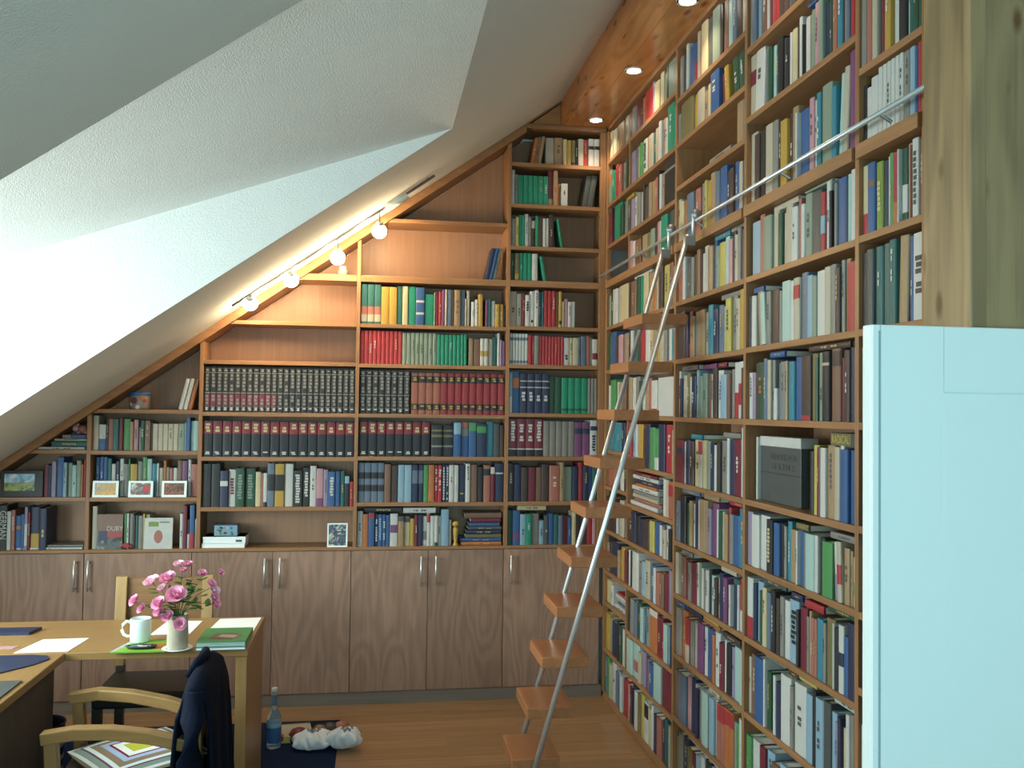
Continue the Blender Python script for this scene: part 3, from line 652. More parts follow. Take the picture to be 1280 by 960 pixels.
for r_ in [q for q in BOOKS if q['kind'] != 'book']:
    k_ = r_['kind']; bay = r_['bay']
    if k_ == 'enc_e':
        ne += 1; mar = ne <= 12
        r_['dec'] = [('+', 'h', 97, 98), ('=', 'i', 91, 96), ('+', 'h', 87, 89), ('+', 'h', 42, 44), ('=', 'h', 47, 86)] + ([('+', 'd', 14, 40)] if mar else []) + [('=', 'h', 16, 39), ('+', 'h', 12, 13), ('=', 'w', 4, 11)]
        what, g = ('black encyclopedia volume with maroon lower label', 'black encyclopedia with maroon labels') if mar else ('all-black encyclopedia volume', 'all-black encyclopedia volumes')
    elif k_ == 'enc_f':
        r_['dec'] = [('+', 'J', 64, 97), ('=', 'M', 68, 94), ('=', 'w', 6, 15)]
        what, g = 'near-black red-labelled lexicon volume', 'near-black lexicon with red labels'
    else:
        r_['dec'] = [('+', 'K', 76, 92), ('+', 'K', 10, 25), ('=', 'm', 80, 90), ('=', 'm', 12, 22)]
        what, g = ('faded rust lexicon volume', 'faded rust lexicon volumes') if r_['c'] == 'F' else ('crimson lexicon volume', 'crimson lexicon volumes')
    key = (what, bay); cnt[key] = cnt.get(key, 0)+1
    lb = '%s %s from low-slope end, %s' % (ORD[cnt[key]], what, bay)
    o, ch = build_book(r_)
    tag(o, lb, 'encyclopedia', g)
# everything past the 300 largest: one object
big = MB()
for r_ in rest:
    Mx = r_['M']; big.add(*COVER, 'cover_'+r_['c'], Mx); big.add(PAGES.v, PAGES.f, 'paper', Mx)
    for q in r_['dec']:
        big.add(*(dash_geo(q[2]/100, q[3]/100, r_['rnd'], .16, .27) if q[0] == '=' else label_geo(q[2]/100, q[3]/100)), 'cover_'+q[1], Mx)
    if 'dash' in r_: big.add(*dash_geo(r_['dash'][0], r_['dash'][1], r_['rnd']), r_['dash'][2], Mx)
tag(big.obj('book_collection'), 'smaller assorted books filling the farther shelves of both bookcases', 'books', kind='stuff')
print('books', len(BOOKS), 'single', len(single), 'rest', len(rest), 'min area', single[-1]['area'])
# ------------------------------------------------------------------ books lying flat
def lying(wall, p0, p1, z, th, c, dep=.15, off=.02, label='', group=None, name='book', dash=True):
    me = unit_mesh(c); o = link(name, me); rnd = random.Random(int(abs(p0)*977+z*331))
    ln = abs(p1-p0)
    if wall == 'back': M = Matrix.Translation((max(p0, p1), D+off, z)) @ Matrix.Rotation(R(-90), 4, 'Y')
    else: M = Matrix.Translation((XR+off, min(p0, p1), z)) @ Matrix.Rotation(R(-90), 4, 'Z') @ Matrix.Rotation(R(-90), 4, 'Y')
    o.matrix_world = M @ Matrix.Diagonal((th, dep, ln, 1))
    pg = bpy.data.objects.new('page_block', PAGE_ME); COL.objects.link(pg); pg.parent = o
    if dash and rnd.random() < .6:
        t = bpy.data.objects.new('title', dash_mesh(.3, .7, 'ink' if c in LIGHT else 'gold', rnd)); COL.objects.link(t); t.parent = o; t['kind'] = 'stuff'
    tag(o, label, 'book', group); return o
ROWNAMES = {'Z': 'corner bay', 'A': 'bay behind ladder', 'B': 'bay next to ladder', 'C': 'bay with slate box', 'D': 'bay beside pine post', 4: 'bay nearest the corner', 3: 'second bay from corner'}
def on_top(bay, shelf, f0, f1, c, th=.022, dep=.14, extra=''):
    wall = 'back' if isinstance(bay, int) else 'right'
    recs, a, b, z, zt = ROWS[(wall, ROWNAMES[bay], shelf)]
    if wall == 'back': p0, p1 = a+(b-a)*f0, a+(b-a)*f1
    else: p0, p1 = 1/((1-f0)/a+f0/b), 1/((1-f1)/a+f1/b)
    lo, hi = min(p0, p1), max(p0, p1)
    tops = [q['z']+q['h'] for q in recs if q and min(q['p0'], q['p1']) < hi-.001 and max(q['p0'], q['p1']) > lo+.001]
    zz = max(tops)+.0008 if tops else z+.0008
    key = (bay, shelf)
    for l0, h0, t0 in FLATS.get(key, []):
        if l0 < hi-.002 and h0 > lo+.002: zz = max(zz, t0+.0008)
    th = min(th, zt-zz-.003)
    if th < .006: return
    FLATS.setdefault(key, []).append((lo, hi, zz+th))
    return lying(wall, p0, p1, zz, th, c, dep, .022, ('%s book lying flat on upright books, %s, %s' % (CODES[c][1], shelf, ROWNAMES[bay])))
FLATS = {}
for args in (('A', 'first shelf above rail', .22, .33, 'm'), ('A', 'first shelf below rail', .35, .6, 'w'),
    ('B', 'first shelf below rail', .50, .72, 'a'), ('B', 'first shelf below rail', .74, .99, 'h'), ('B', 'second shelf below rail', .60, .9, 'h'),
    ('B', 'third shelf below rail', .04, .26, 'h'), ('B', 'third shelf below rail', .34, .53, 'p'), ('B', 'third shelf below rail', .56, .68, 'd'),
    ('B', 'fourth shelf below rail', .17, .33, 'a'), ('B', 'fourth shelf below rail', .64, .89, 'h'),
    ('B', 'fifth shelf below rail', .05, .30, 'u'), ('B', 'fifth shelf below rail', .36, .58, 't'), ('B', 'fifth shelf below rail', .74, .98, 'r'),
    ('B', 'sixth shelf below rail', .05, .2, 'h'), ('B', 'sixth shelf below rail', .62, .84, 'i'),
    ('B', 'seventh shelf below rail', .0, .1, 'b'), ('B', 'seventh shelf below rail', .13, .34, 'n'), ('B', 'seventh shelf below rail', .36, .6, 'o', .014), ('B', 'seventh shelf below rail', .37, .58, 'y', .016), ('B', 'seventh shelf below rail', .64, .9, 'D'),
    ('B', 'eighth shelf below rail', .07, .24, 'h'), ('B', 'eighth shelf below rail', .45, .6, 'i'), ('B', 'eighth shelf below rail', .72, .98, 'G'),
    ('B', 'ninth shelf below rail', .2, .6, 'w'),
    ('C', 'first shelf above rail', .50, .70, 'b'), ('C', 'first shelf below rail', .2, .42, 'i'), ('C', 'first shelf below rail', .48, .73, 'q'),
    ('C', 'second shelf below rail', .02, .11, 'b'), ('C', 'third shelf below rail', .17, .30, 'b'), ('C', 'third shelf below rail', .52, .9, 'D'),
    ('C', 'fifth shelf below rail', .41, .52, 'f'), ('C', 'fifth shelf below rail', .72, .98, 'h'),
    ('C', 'sixth shelf below rail', .1, .32, 'H'), ('C', 'sixth shelf below rail', .37, .47, 'n'), ('C', 'sixth shelf below rail', .49, .66, 'r', .026), ('C', 'sixth shelf below rail', .7, .98, 'G'),
    ('C', 'seventh shelf below rail', .14, .32, 'h'), ('C', 'seventh shelf below rail', .35, .43, 'D'), ('C', 'seventh shelf below rail', .44, .6, 'y'), ('C', 'seventh shelf below rail', .76, .99, 'z', .03),
    (3, 'on the cabinet top', .05, .30, 'K', .03), (3, 'on the cabinet top', .31, .53, 'w', .032), (4, 'on the cabinet top', .11, .43, 'c', .03)):
    on_top(*args)
def pile(wall, p0, p1, z, spec, label, group, dep=.16, seed=1):
    rnd = random.Random(seed); d = 1 if p1 > p0 else -1
    for i, (c, th, a, b) in enumerate(spec):
        lying(wall, p0+(p1-p0)*a, p0+(p1-p0)*b, z+.0006, th, c, dep, .016+rnd.uniform(0, .02), '%s, %s from the bottom' % (label % CODES[c][1], ORD[i+1]), group); z += th+.001
pile('right', 4.96, 4.45, RSH['A'][8], [('w', .022, 0, .95), ('s', .016, .05, 1), ('i', .02, 0, .9), ('h', .02, .1, 1), ('w', .024, 0, .92), ('o', .014, .15, .9), ('n', .02, .1, 1), ('w', .022, 0, .9), ('d', .018, .2, .95)], '%s book in the pile behind the ladder', 'pile of books behind the ladder')
pile('right', 5.28, 5.01, RSH['Z'][11], [('w', .022, 0, 1), ('b', .016, .1, 1), ('i', .022, 0, .9), ('w', .018, .05, 1), ('r', .014, .1, 1)], '%s book in the low corner pile', 'pile of books in the corner bay')
pile('right', 3.77, 3.53, RSH['B'][2], [('h', .03, 0, 1)], '%s book lying alone on the nearly empty shelf', None)
pile('back', .515, .776, .93, [('o', .021, .06, 1), ('b', .02, .04, 1), ('f', .024, .16, 1), ('n', .024, .18, .98), ('H', .02, .22, 1), ('b', .022, .24, .96), ('d', .024, .28, .98), ('B', .034, .14, 1)], '%s book in the pile on the cabinet top', 'pile of books on the cabinet top')
pile('back', -1.895, -1.635, 1.499, [('w', .014, .0, .98), ('T', .032, .27, 1), ('i', .014, .33, 1)], '%s book in the low pile under the slope', 'pile of books under the slope')
lying('back', -1.762, -1.715, 1.5635, .02, 'h', .1, .02, 'small grey booklet atop the pile under the slope')
lying('back', -1.71, -1.64, 1.5635, .022, 'b', .12, .02, 'blue book atop the pile under the slope')
pile('back', -1.99, -1.64, .93, [('w', .012, .0, 1), ('h', .012, .05, 1)], '%s magazine lying beside the dictionaries', 'magazines on the cabinet top')
# box set showing its front, and the flat book above its neighbours
Y0 = 3.296; zb = RSH['C'][6]+.0006
bx = empty('box_set', (XR+.05, Y0-.17, zb)); tag(bx, 'dark slate box set showing its front cover beside yellow book', 'box set')
MB().box(0, .06, -.165, .165, 0, .235).obj('slipcase', 'cover_H', bx, bevel=.002)
MB().box(-.003, .063, -.166, .168, .206, .243).obj('pale_wrap', 'cover_w', bx, bevel=.003)
MB().box(-.012, .05, .168, .182, 0, .238).obj('white_sleeve', 'cover_w', bx, bevel=.002)
MB().box(-.0015, 0, -.165, .165, .108, .110).obj('fold_line', 'cover_K', bx)
for i, t in enumerate(('FAMOUS MEN', 'OF SCIENCE')):
    o = text_obj('lettering', t, .034, 'ink', bx, facing_left(-.001, -.025, .168-.034*i)); o.location = (0, 0, 0)
fb = empty('flat_book', (XR+.03, 2.62, RSH['C'][6]+.2265)); tag(fb, 'black book with green RADICAL title lying over blue volumes', 'book')
MB().box(0, .14, -.1, .1, 0, .045).obj('cover', 'cover_H', fb, bevel=.003)
MB().box(-.001, 0, -.03, .095, .004, .042).obj('title_panel', 'cover_f', fb)
text_obj('lettering', 'RADICAL', .036, 'cover_y', fb, facing_left(-.0015, .033, .023), squeeze=.72)
# ------------------------------------------------------------------ small things on the back shelves
def picture_mat(name, cols, scale=28):
    mt, N, L, b = newmat(name, .35, .4)
    tc = N.new('ShaderNodeTexCoord'); ns = N.new('ShaderNodeTexNoise'); ns.inputs['Scale'].default_value = scale; ns.inputs['Detail'].default_value = 2.5; ns.inputs['Distortion'].default_value = 1.2
    L.new(tc.outputs['Object'], ns.inputs['Vector']); rp_ = N.new('ShaderNodeValToRGB'); el = rp_.color_ramp.elements
    for q, c in enumerate(cols):
        p_ = .34+.32*q/max(1, len(cols)-1)
        e_ = el[q] if q < 2 else el.new(p_)
        e_.position = p_; e_.color = lin(CODES[c][0])
    L.new(ns.outputs['Fac'], rp_.inputs[0]); L.new(rp_.outputs[0], b.inputs['Base Color']); return name
def photo_frame(x0, x1, z, h, label, tone, border=.010, mat='white_paint', y=D+.012, cols=('B', 'o', 'h'), group=None):
    e = empty('photo_frame', ((x0+x1)/2, y, z)); tag(e, label, 'photo frame', group); wd = x1-x0
    M = Matrix.Rotation(R(-6), 4, 'X'); a = wd/2; f = MB(); b = border
    for q in ((-a, a, 0, b), (-a, a, h-b, h), (-a, -a+b, b, h-b), (a-b, a, b, h-b)): f.box(q[0], q[1], 0, .012, q[2], q[3], None, M)
    f.obj('frame', mat, e)
    MB().box(-a+b, a-b, .004, .008, b, h-b, None, M).obj('picture', picture_mat('picture_%d' % int(-x0*1000), cols), e)
    MB().add([(0, .012, h*.7), (.02, .012, h*.7), (.02, .012+h*.28, .002), (0, .012+h*.28, .002)], [(0, 1, 2, 3)]).obj('easel_back', mat, e)
    return e
for x0, x1, lb, cs in ((-1.592, -1.452, 'white photo frame with an ochre picture before blue books', ('t', 'm', 'h', 'i')), (-1.397, -1.262, 'white photo frame with a grey-red picture, middle of three', ('r', 'H', 'h', 'w')), (-1.213, -1.075, 'white photo frame with a dark reddish picture', ('D', 'B', 'D', 'o'))):
    photo_frame(x0, x1, 1.2276, .094, lb, None, .013, cols=cs)
photo_frame(-.268, -.150, .9306, .140, 'white-framed dark portrait photo on the cabinet top', None, .008, cols=('H', 'n', 'h', 'i'))
# landscape picture in a black case
lp = empty('picture_book', (-1.965, D+.02, 1.2296)); tag(lp, 'black book propped upright showing a landscape photograph', 'book')
MB().box(-.12, .105, 0, .02, 0, .15).obj('cover', 'cover_K', lp, bevel=.002)
MB().box(-.10, .06, -.001, 0, .082, .13).obj('sky_print', picture_mat('sky_picture', ('u', 'l', 'w'), 16), lp); MB().box(-.10, .06, -.001, 0, .035, .082).obj('meadow_print', picture_mat('meadow_picture', ('G', 'f', 'L', 'f'), 30), lp)
# face-out paperback with author name
db = empty('paperback', (-1.492, D+.008, .9306)); tag(db, 'paperback facing out with white DUBY lettering above a red band', 'book')
M6 = Matrix.Rotation(R(-4), 4, 'X')
MB().box(-.07, .07, 0, .022, 0, .2, None, M6).obj('cover', 'cover_B', db)
MB().box(-.0695, .0695, -.0008, .0005, .001, .075, None, M6).obj('lower_print', picture_mat('paperback_picture', ('K', 'H', 'H', 'h'), 22), db)
MB().box(-.06, -.01, -.0012, .0005, .04, .105, None, M6).obj('shadow_print', 'cover_n', db); MB().box(-.045, -.03, -.0016, .0005, .035, .05, None, M6).obj('light_print', 'cover_h', db)
MB().box(-.012, .066, -.0016, .0005, .068, .097, None, M6).obj('red_band', 'cover_r', db)
text_obj('lettering', 'DUBY', .038, 'chalk', db, M6 @ facing_cam(.027, -.002, .117), squeeze=.9)
# cream children's book facing out: plain cover with a green title strip
kb = empty('picture_book', (-1.225, D+.006, .9306)); tag(kb, "cream picture book facing out with a green title strip", 'book')
MB().box(-.078, .078, 0, .016, 0, .178, None, M6).obj('cover', 'cover_w', kb)
MB().box(-.055, .0, -.001, .0005, .128, .155, None, M6).obj('title_strip', 'cover_L', kb); MB().box(.005, .06, -.001, .0005, .148, .158, None, M6).obj('title_strip', 'cover_q', kb)
MB().lathe([(.03, 0), (.03, .001)], 24, None, M6 @ Matrix.Translation((0, .0006, .07)) @ Matrix.Diagonal((.8, 1, 1.25, 1)) @ Matrix.Rotation(R(90), 4, 'X')).obj('red_oval_print', 'cover_s', kb)
# toys, pot, tissue box, boxes, trophy
toy = empty('plush_toy', (-1.664, D+.06, 1.5862)); tag(toy, 'small pinkish plush toy atop the pile under the slope', 'toy')
for nm, c, (x, y, z), r_ in (('body', 's', (0, 0, .028), .028), ('head', 'k', (-.035, -.005, .034), .02), ('ear', 'k', (-.045, -.005, .054), .008), ('ear', 'k', (-.026, -.005, .055), .008), ('leg', 's', (.02, -.018, .012), .012), ('leg', 's', (-.015, -.022, .012), .012)):
    MB().lathe([(r_*math.sin(math.pi*k/8)+.0004, -r_*math.cos(math.pi*k/8)) for k in range(9)], 14, None, Matrix.Translation((x, y, z))).obj(nm, 'cover_'+c, toy, smooth=True)
pot = empty('storage_tin', (-1.36, D+.08, 1.7336)); tag(pot, 'round grey tin with blue rim and floral print under the slope', 'tin')
MB().lathe([(.052, 0), (.056, .003), (.056, .084), (.052, .086), (.050, .08)], 28).obj('body', 'cover_h', pot, smooth=True)
MB().lathe([(.0575, .08), (.0585, .082), (.0585, .099), (.05, .101)], 28).obj('lid', 'cover_b', pot, smooth=True)
for a, z, c, s in ((-110, .05, 'd', .02), (-60, .068, 'o', .014), (-50, .05, 'r', .012), (-90, .012, 'w', .012), (-135, .03, 'w', .01)):
    MB().lathe([(s, 0), (s*.9, .0012), (.001, .0014)], 12, None, Matrix.Translation((.0562*math.cos(R(a)), .0562*math.sin(R(a)), z)) @ Matrix.Rotation(R(a), 4, 'Z') @ Matrix.Rotation(R(90), 4, 'Y')).obj('flower_print', 'cover_'+c, pot)
for i, (c, x) in enumerate((('w', -1.132), ('w', -1.106), ('o', -1.08))):
    o = link('book', unit_mesh(c)); o.matrix_world = Matrix.Translation((x, D+.015+.004*i, 1.7336)) @ Matrix.Translation((.022, 0, 0)) @ Matrix.Rotation(R(13), 4, 'Y') @ Matrix.Translation((-.022, 0, 0)) @ Matrix.Diagonal((.022, .14, .185, 1))
    pg = bpy.data.objects.new('page_block', PAGE_ME); COL.objects.link(pg); pg.parent = o
    tag(o, ('leaning white book beside tin shelf post, furthest from the orange one', 'leaning white book touching the orange one, by the round tin shelf', 'leaning orange book against the upright, on the tin shelf')[i], 'book', 'leaning books on the tin shelf')
car = empty('toy_car', (-1.40, D+.02, .9306)); tag(car, 'tiny red toy car before the green-and-white books', 'toy')
MB().prism([(-.035, .008), (.035, .008), (.035, .02), (.018, .022), (.01, .034), (-.014, .034), (-.022, .022), (-.035, .02)], -.014, .014, 'y').obj('body', 'cover_r', car, bevel=.002)
for x in (-.02, .02):
    for y in (-.014, .011): MB().lathe([(.008, 0), (.008, .003)], 12, None, Matrix.Translation((x, y, .008)) @ Matrix.Rotation(R(-90), 4, 'X')).obj('wheel', 'cover_K', car)
for i, (x0, x1, z, h, lb) in enumerate(((-.985, -.742, .9306, .026, 'lower white flat box on the cabinet top'), (-.978, -.738, .9576, .038, 'upper white flat box under the patterned tissue box'))):
    e = empty('flat_box', ((x0+x1)/2, D+.1, z)); tag(e, lb, 'box'); wd = (x1-x0)/2
    MB().box(-wd, wd, -.08, .08, 0, h).obj('body', 'sheet', e, bevel=.002); MB().box(-wd-.001, wd+.001, -.081, .081, h*.7, h).obj('lid', 'white_paint', e, bevel=.001)
    if i: MB().box(wd-.055, wd-.02, -.0818, -.081, .008, .02).obj('print', 'cover_H', e)
tb = empty('tissue_box', (-.855, D+.1, .9965)); tag(tb, 'turquoise floral tissue box on the white flat boxes', 'tissue box')
MB().box(-.066, .066, -.05, .05, 0, .062).obj('box', 'cover_l', tb, bevel=.002)
rnd = random.Random(4)
for i in range(16):
    MB().lathe([(.008, 0), (.006, .0008)], 8, None, Matrix.Translation((rnd.uniform(-.055, .055), -.0503, rnd.uniform(.01, .052))) @ Matrix.Rotation(R(90), 4, 'X')).obj('flower_print', 'cover_'+rnd.choice('kwaLz'), tb)
cu = empty('figurine', (.496, D+.02, .9306)); tag(cu, 'small mustard-yellow turned figurine beside the book pile', 'figurine')
MB().lathe([(.018, 0), (.018, .006), (.010, .02), (.014, .06), (.016, .10), (.010, .115)], 18).obj('body', 'cover_m', cu, smooth=True)
MB().lathe([(.009, .113), (.02, .122), (.02, .136), (.012, .145), (.002, .148)], 18).obj('head', 'cover_m', cu, smooth=True)
gl = empty('candle_lamp', (-.205, D+.05, 2.5536)); tag(gl, 'small pale candle holder beneath the track spotlights', 'candle holder')
MB().lathe([(.028, 0), (.028, .03), (.024, .034)], 18).obj('holder', 'cover_c', gl, smooth=True); MB().lathe([(.02, .03), (.02, .055), (.002, .057)], 16).obj('candle', 'cover_w', gl, smooth=True)
# ------------------------------------------------------------------ ladder and rail
rl = empty('ladder_rail', (XR-.05, 3.8, 2.585)); tag(rl, 'steel tube rail running along the tall bookcase', 'rail')
MB().tube([(0, 2.0855-3.8, 0), (0, 5.46-3.8, 0)], .0075, 12).obj('tube', 'steel', rl, smooth=True)
for y in (5.4, 4.58, 3.75, 2.92, 2.3): MB().tube([(.001, y-3.8, -.003), (.036, y-3.8, -.022)], .005, 8).obj('bracket', 'steel_dull', rl)
ld = empty('library_ladder', (.6, 3.91, 0)); tag(ld, 'leaning library ladder with steel tube sides and thick oak treads', 'ladder')
LX = lambda z: 1.318-.2873*(2.502-z)
LO = Vector((.6, 3.91, 0))
for y in (3.745, 4.075):
    MB().tube([Vector((LX(.02), y, .02))-LO, Vector((LX(2.52), y, 2.52))-LO], .0115, 14).obj('side_rail', 'steel', ld, smooth=True)
    MB().lathe([(.019, 0), (.019, .03), (.014, .035)], 14, None, Matrix.Translation(Vector((LX(.0), y, 0))-LO)).obj('foot', 'cover_K', ld, smooth=True)
    hk = MB(); hx = LX(2.5)
    hk.box(hx-.012-LO.x, hx+.036-LO.x, y-.014-LO.y, y+.014-LO.y, 2.475, 2.515); h1 = hk.obj('clamp', 'steel_dull', ld, bevel=.003)
    MB().tube([Vector((hx+.03, y, 2.5))-LO, Vector((hx+.03, y, 2.60))-LO, Vector((hx+.033, y, 2.625))-LO], .0075, 10).obj('hook', 'steel', ld, smooth=True)
    MB().lathe([(.02, -.011), (.022, -.008), (.016, 0), (.022, .008), (.02, .011)], 16, None, Matrix.Translation(Vector((XR-.05, y, 2.6125))-LO) @ Matrix.Rotation(R(90), 4, 'X')).obj('roller', 'steel_dull', ld, smooth=True)
zt = 2.18
while zt > .05:
    cx = LX(zt); MB().box(cx-.101-LO.x, cx+.101-LO.x, 3.762-LO.y, 4.058-LO.y, zt-.046, zt).obj('tread', 'tread_wood', ld, bevel=.004)
    for y in (3.7455, 4.0745): pass
    zt -= .208
# ------------------------------------------------------------------ lamps
def downlight(x, y, label):
    e = empty('downlight', (x, y, 3.53)); tag(e, label, 'downlight', 'recessed downlights in the soffit')
    MB().lathe([(.047, -.004), (.048, 0), (.036, .0), (.036, -.004)], 24, cap=False).obj('trim_ring', 'white_paint', e, smooth=True)
    MB().lathe([(.035, -.002), (.034, -.005), (.001, -.006)], 24).obj('lens', 'lens', e, smooth=True)
    l = bpy.data.lights.new('downlight_beam', 'SPOT'); l.energy = 13; l.color = (1, .80, .55); l.spot_size = R(105); l.spot_blend = .7; l.shadow_soft_size = .03
    o = bpy.data.objects.new('downlight_beam', l); COL.objects.link(o); o.parent = e; o.location = (0, 0, -.015)
for y, lb in ((5.355, 'round recessed downlight closest to the corner'), (4.535, 'round recessed downlight above the ladder'), (3.715, 'round recessed downlight above the bay next to the ladder'), (2.895, 'round recessed downlight above the bay with the slate box')):
    downlight(1.303, y, lb)
tr = empty('track_light_rail', (-.25, 5.24, CZ(-.25))); tag(tr, 'slim steel lighting track on the ceiling slope', 'light track')
TO = Vector((-.25, 5.24, CZ(-.25)))
pt = lambda x, d=.016, y=5.24: Vector((x, y, CZ(x)-d))-TO
MB().tube([pt(-.80), pt(.32)], .008, 10).obj('track', 'steel_dull', tr, smooth=True)
MB().tube([pt(.045, .03), pt(.165, .03)], .02, 16).obj('transformer', 'white_paint', tr, smooth=True)
for x in (-.75, -.3, .28): MB().tube([pt(x, .016), pt(x, .001)], .005, 8).obj('mount', 'steel_dull', tr)
for i, (x, z) in enumerate(((.007, 2.735), (-.216, 2.58), (-.462, 2.449), (-.675, 2.316))):
    yl = 5.28; x *= yl/5.05; z = H+(z-H)*yl/5.05
    e = empty('spotlight', (x, 5.24, CZ(x)-.026)); O = Vector(e.location)
    tag(e, ('glowing track spotlight nearest the silver transformer', 'glowing track spotlight above the candle holder', 'third glowing spotlight down the track from the transformer', 'lowest glowing spotlight at the end of the track')[i], 'spotlight', 'spotlights on the ceiling track')
    b = Vector((x, yl, z))
    MB().tube([Vector((0, 0, 0)), Vector((0, .01, -.02)), (b-O)*.75], .0045, 8).obj('stem', 'steel_dull', e, smooth=True)
    dv = (b-O).normalized(); q = dv.to_track_quat('Z', 'Y').to_matrix().to_4x4()
    MB().lathe([(.012, -.055), (.02, -.05), (.026, -.03), (.026, -.026)], 16, None, Matrix.Translation(b-O) @ q).obj('socket', 'steel', e, smooth=True)
    MB().lathe([(.042*math.sin(math.pi*k/10)+.0004, -.042*math.cos(math.pi*k/10)) for k in range(11)], 18, None, Matrix.Translation(b-O)).obj('bulb', 'bulb', e, smooth=True)
br = empty('wall_bracket', (-1.735, DY1-.0005, 2.265)); tag(br, 'small grey bracket fixed to the bright dormer cheek', 'bracket')
MB().box(-.03, .006, -.006, 0, -.03, .03).obj('plate', 'steel_dull', br); MB().tube([(-.012, -.005, .01), (-.012, -.05, .0)], .008, 10).obj('arm', 'steel_dull', br)
# ------------------------------------------------------------------ desk
ZD = .74
dk = empty('desk', (-1.2, 4.2, .009)); tag(dk, 'L-shaped beech desk with slab side panel and dark pedestal', 'desk')
def dpart(mb, nm, mat, bev=.003):
    mb.v = [(x+1.2, y-4.2, z-.009) for x, y, z in mb.v]; return mb.obj(nm, mat, dk, bevel=bev)
dpart(MB().box(-2.25, -.512, 3.975, 4.565, ZD-.032, ZD), 'desktop', 'beech_x')
dpart(MB().box(-2.25, -1.238, 2.5, 3.9735, ZD-.032, ZD), 'return_top', 'beech_y')
dpart(MB().box(-.562, -.516, 3.985, 4.55, .0095, ZD-.0325), 'side_panel', 'beech_z')
dpart(MB().box(-1.29, -1.262, 2.55, 3.93, .0095, ZD-.0325), 'pedestal_panel', 'dark_wood'); dpart(MB().box(-1.85, -1.2925, 3.9, 3.925, .0095, ZD-.0325), 'pedestal_back', 'dark_wood')
dpart(MB().box(-1.85, -1.2925, 2.57, 2.6, .0095, ZD-.0325), 'pedestal_front', 'dark_wood'); dpart(MB().box(-2.2, -2.17, 2.6, 4.5, .0095, ZD-.0325), 'side_panel', 'beech_z')
rg = MB().box(-1.95, -.165, 3.9, 5.235, 0, .008).obj('rug', 'rug', bevel=.003); tag(rg, 'dark blue rug under the desk', 'rug')
def sheet(pts, z, label, name='paper_sheet', mat='sheet', th=.0012, cat='paper', lines=True):
    cx = sum(p[0] for p in pts)/len(pts); cy = sum(p[1] for p in pts)/len(pts)
    o = MB().prism([(x-cx, y-cy) for x, y in pts], 0, th, 'z').obj(name, mat); o.location = (cx, cy, z); tag(o, label, cat); return o
sheet([(-1.442, 3.995), (-1.235, 4.0), (-1.215, 4.215), (-1.40, 4.21)], ZD+.0005, 'blank white sheet alone near the desk corner')
sheet([(-.97, 4.25), (-.80, 4.25), (-.79, 4.50), (-.95, 4.51)], ZD+.0005, 'white sheet lying between the mug and the vase')
sheet([(-.74, 4.20), (-.53, 4.21), (-.525, 4.54), (-.715, 4.53)], ZD+.0005, 'white sheet half under the green books')
sheet([(-1.66, 4.30), (-1.49, 4.30), (-1.47, 4.40), (-1.66, 4.40)], ZD+.0005, 'dark blue notebook at the far side of the desk', 'notebook', 'cover_n', .012, 'notebook')
sheet([(-1.62, 4.06), (-1.47, 4.06), (-1.46, 4.11), (-1.62, 4.11)], ZD+.0005, 'small pink note on the desk', 'note', 'cover_k', .001, 'note')
pts = [(-1.75, 3.62), (-1.50, 3.62), (-1.38, 3.70), (-1.30, 3.80), (-1.265, 3.88), (-1.29, 3.93), (-1.36, 3.95), (-1.75, 3.95)]
sheet(pts, ZD+.0005, 'navy desk pad with rounded corner', 'desk_pad', 'cover_n', .004, 'desk pad')
sheet([(-1.70, 3.30), (-1.262, 3.30), (-1.262, 3.585), (-1.70, 3.585)], ZD+.0005, 'dark teal-grey writing mat at the desk edge', 'writing_mat', 'cover_H', .005, 'desk mat')
# magazine, mug, dish
mg = empty('magazine', (-.945, 4.05, ZD+.0005)); tag(mg, 'green magazine lying under the mug', 'magazine')
MB().prism([(-.112, -.10), (.102, -.10), (.122, .085), (-.07, .085)], 0, .006, 'z').obj('cover', 'lime', mg); MB().prism([(.0, -.07), (.095, -.07), (.10, .02), (.01, .02)], .006, .0064, 'z').obj('picture', 'cover_o', mg); MB().prism([(-.112, -.10), (-.095, -.10), (-.055, .085), (-.07, .085)], .006, .0064, 'z').obj('spine_strip', 'cover_w', mg)
mug = empty('mug', (-.978, 4.115, ZD+.0069)); tag(mug, 'pale blue-white mug standing on the green magazine', 'mug')
MB().lathe([(.001, .004), (.036, .004), (.038, .0), (.041, .004), (.042, .09), (.0425, .098), (.040, .099), (.0385, .09), (.037, .012), (.001, .010)], 30, cap=False).obj('cup', 'white_paint', mug, smooth=True)
MB().tube([(-.040, 0, .082), (-.058, 0, .086), (-.073, 0, .072), (-.076, 0, .05), (-.068, 0, .03), (-.052, 0, .022), (-.040, 0, .026)], .0062, 10).obj('handle', 'white_paint', mug, smooth=True)
ds = empty('oval_dish', (-.945, 3.995, ZD+.0072)); tag(ds, 'black oval dish of small pale pieces before the mug', 'dish')
MB().lathe([(.03, 0), (.052, .002), (.062, .012), (.059, .012), (.05, .005), (.001, .004)], 28, None, Matrix.Diagonal((1.05, .42, 1, 1)), cap=False).obj('dish', 'cover_K', ds, smooth=True)
for x, y, a, c in ((-.03, 0, 20, 'l'), (-.008, .006, -15, 'w'), (.014, -.004, 10, 'w'), (.032, .004, -30, 'H')):
    MB().box(-.012, .012, -.005, .005, .0045, .012, None, Matrix.Translation((x, y, 0)) @ Matrix.Rotation(R(a), 4, 'Z')).obj('piece', 'cover_'+c, ds, bevel=.002)
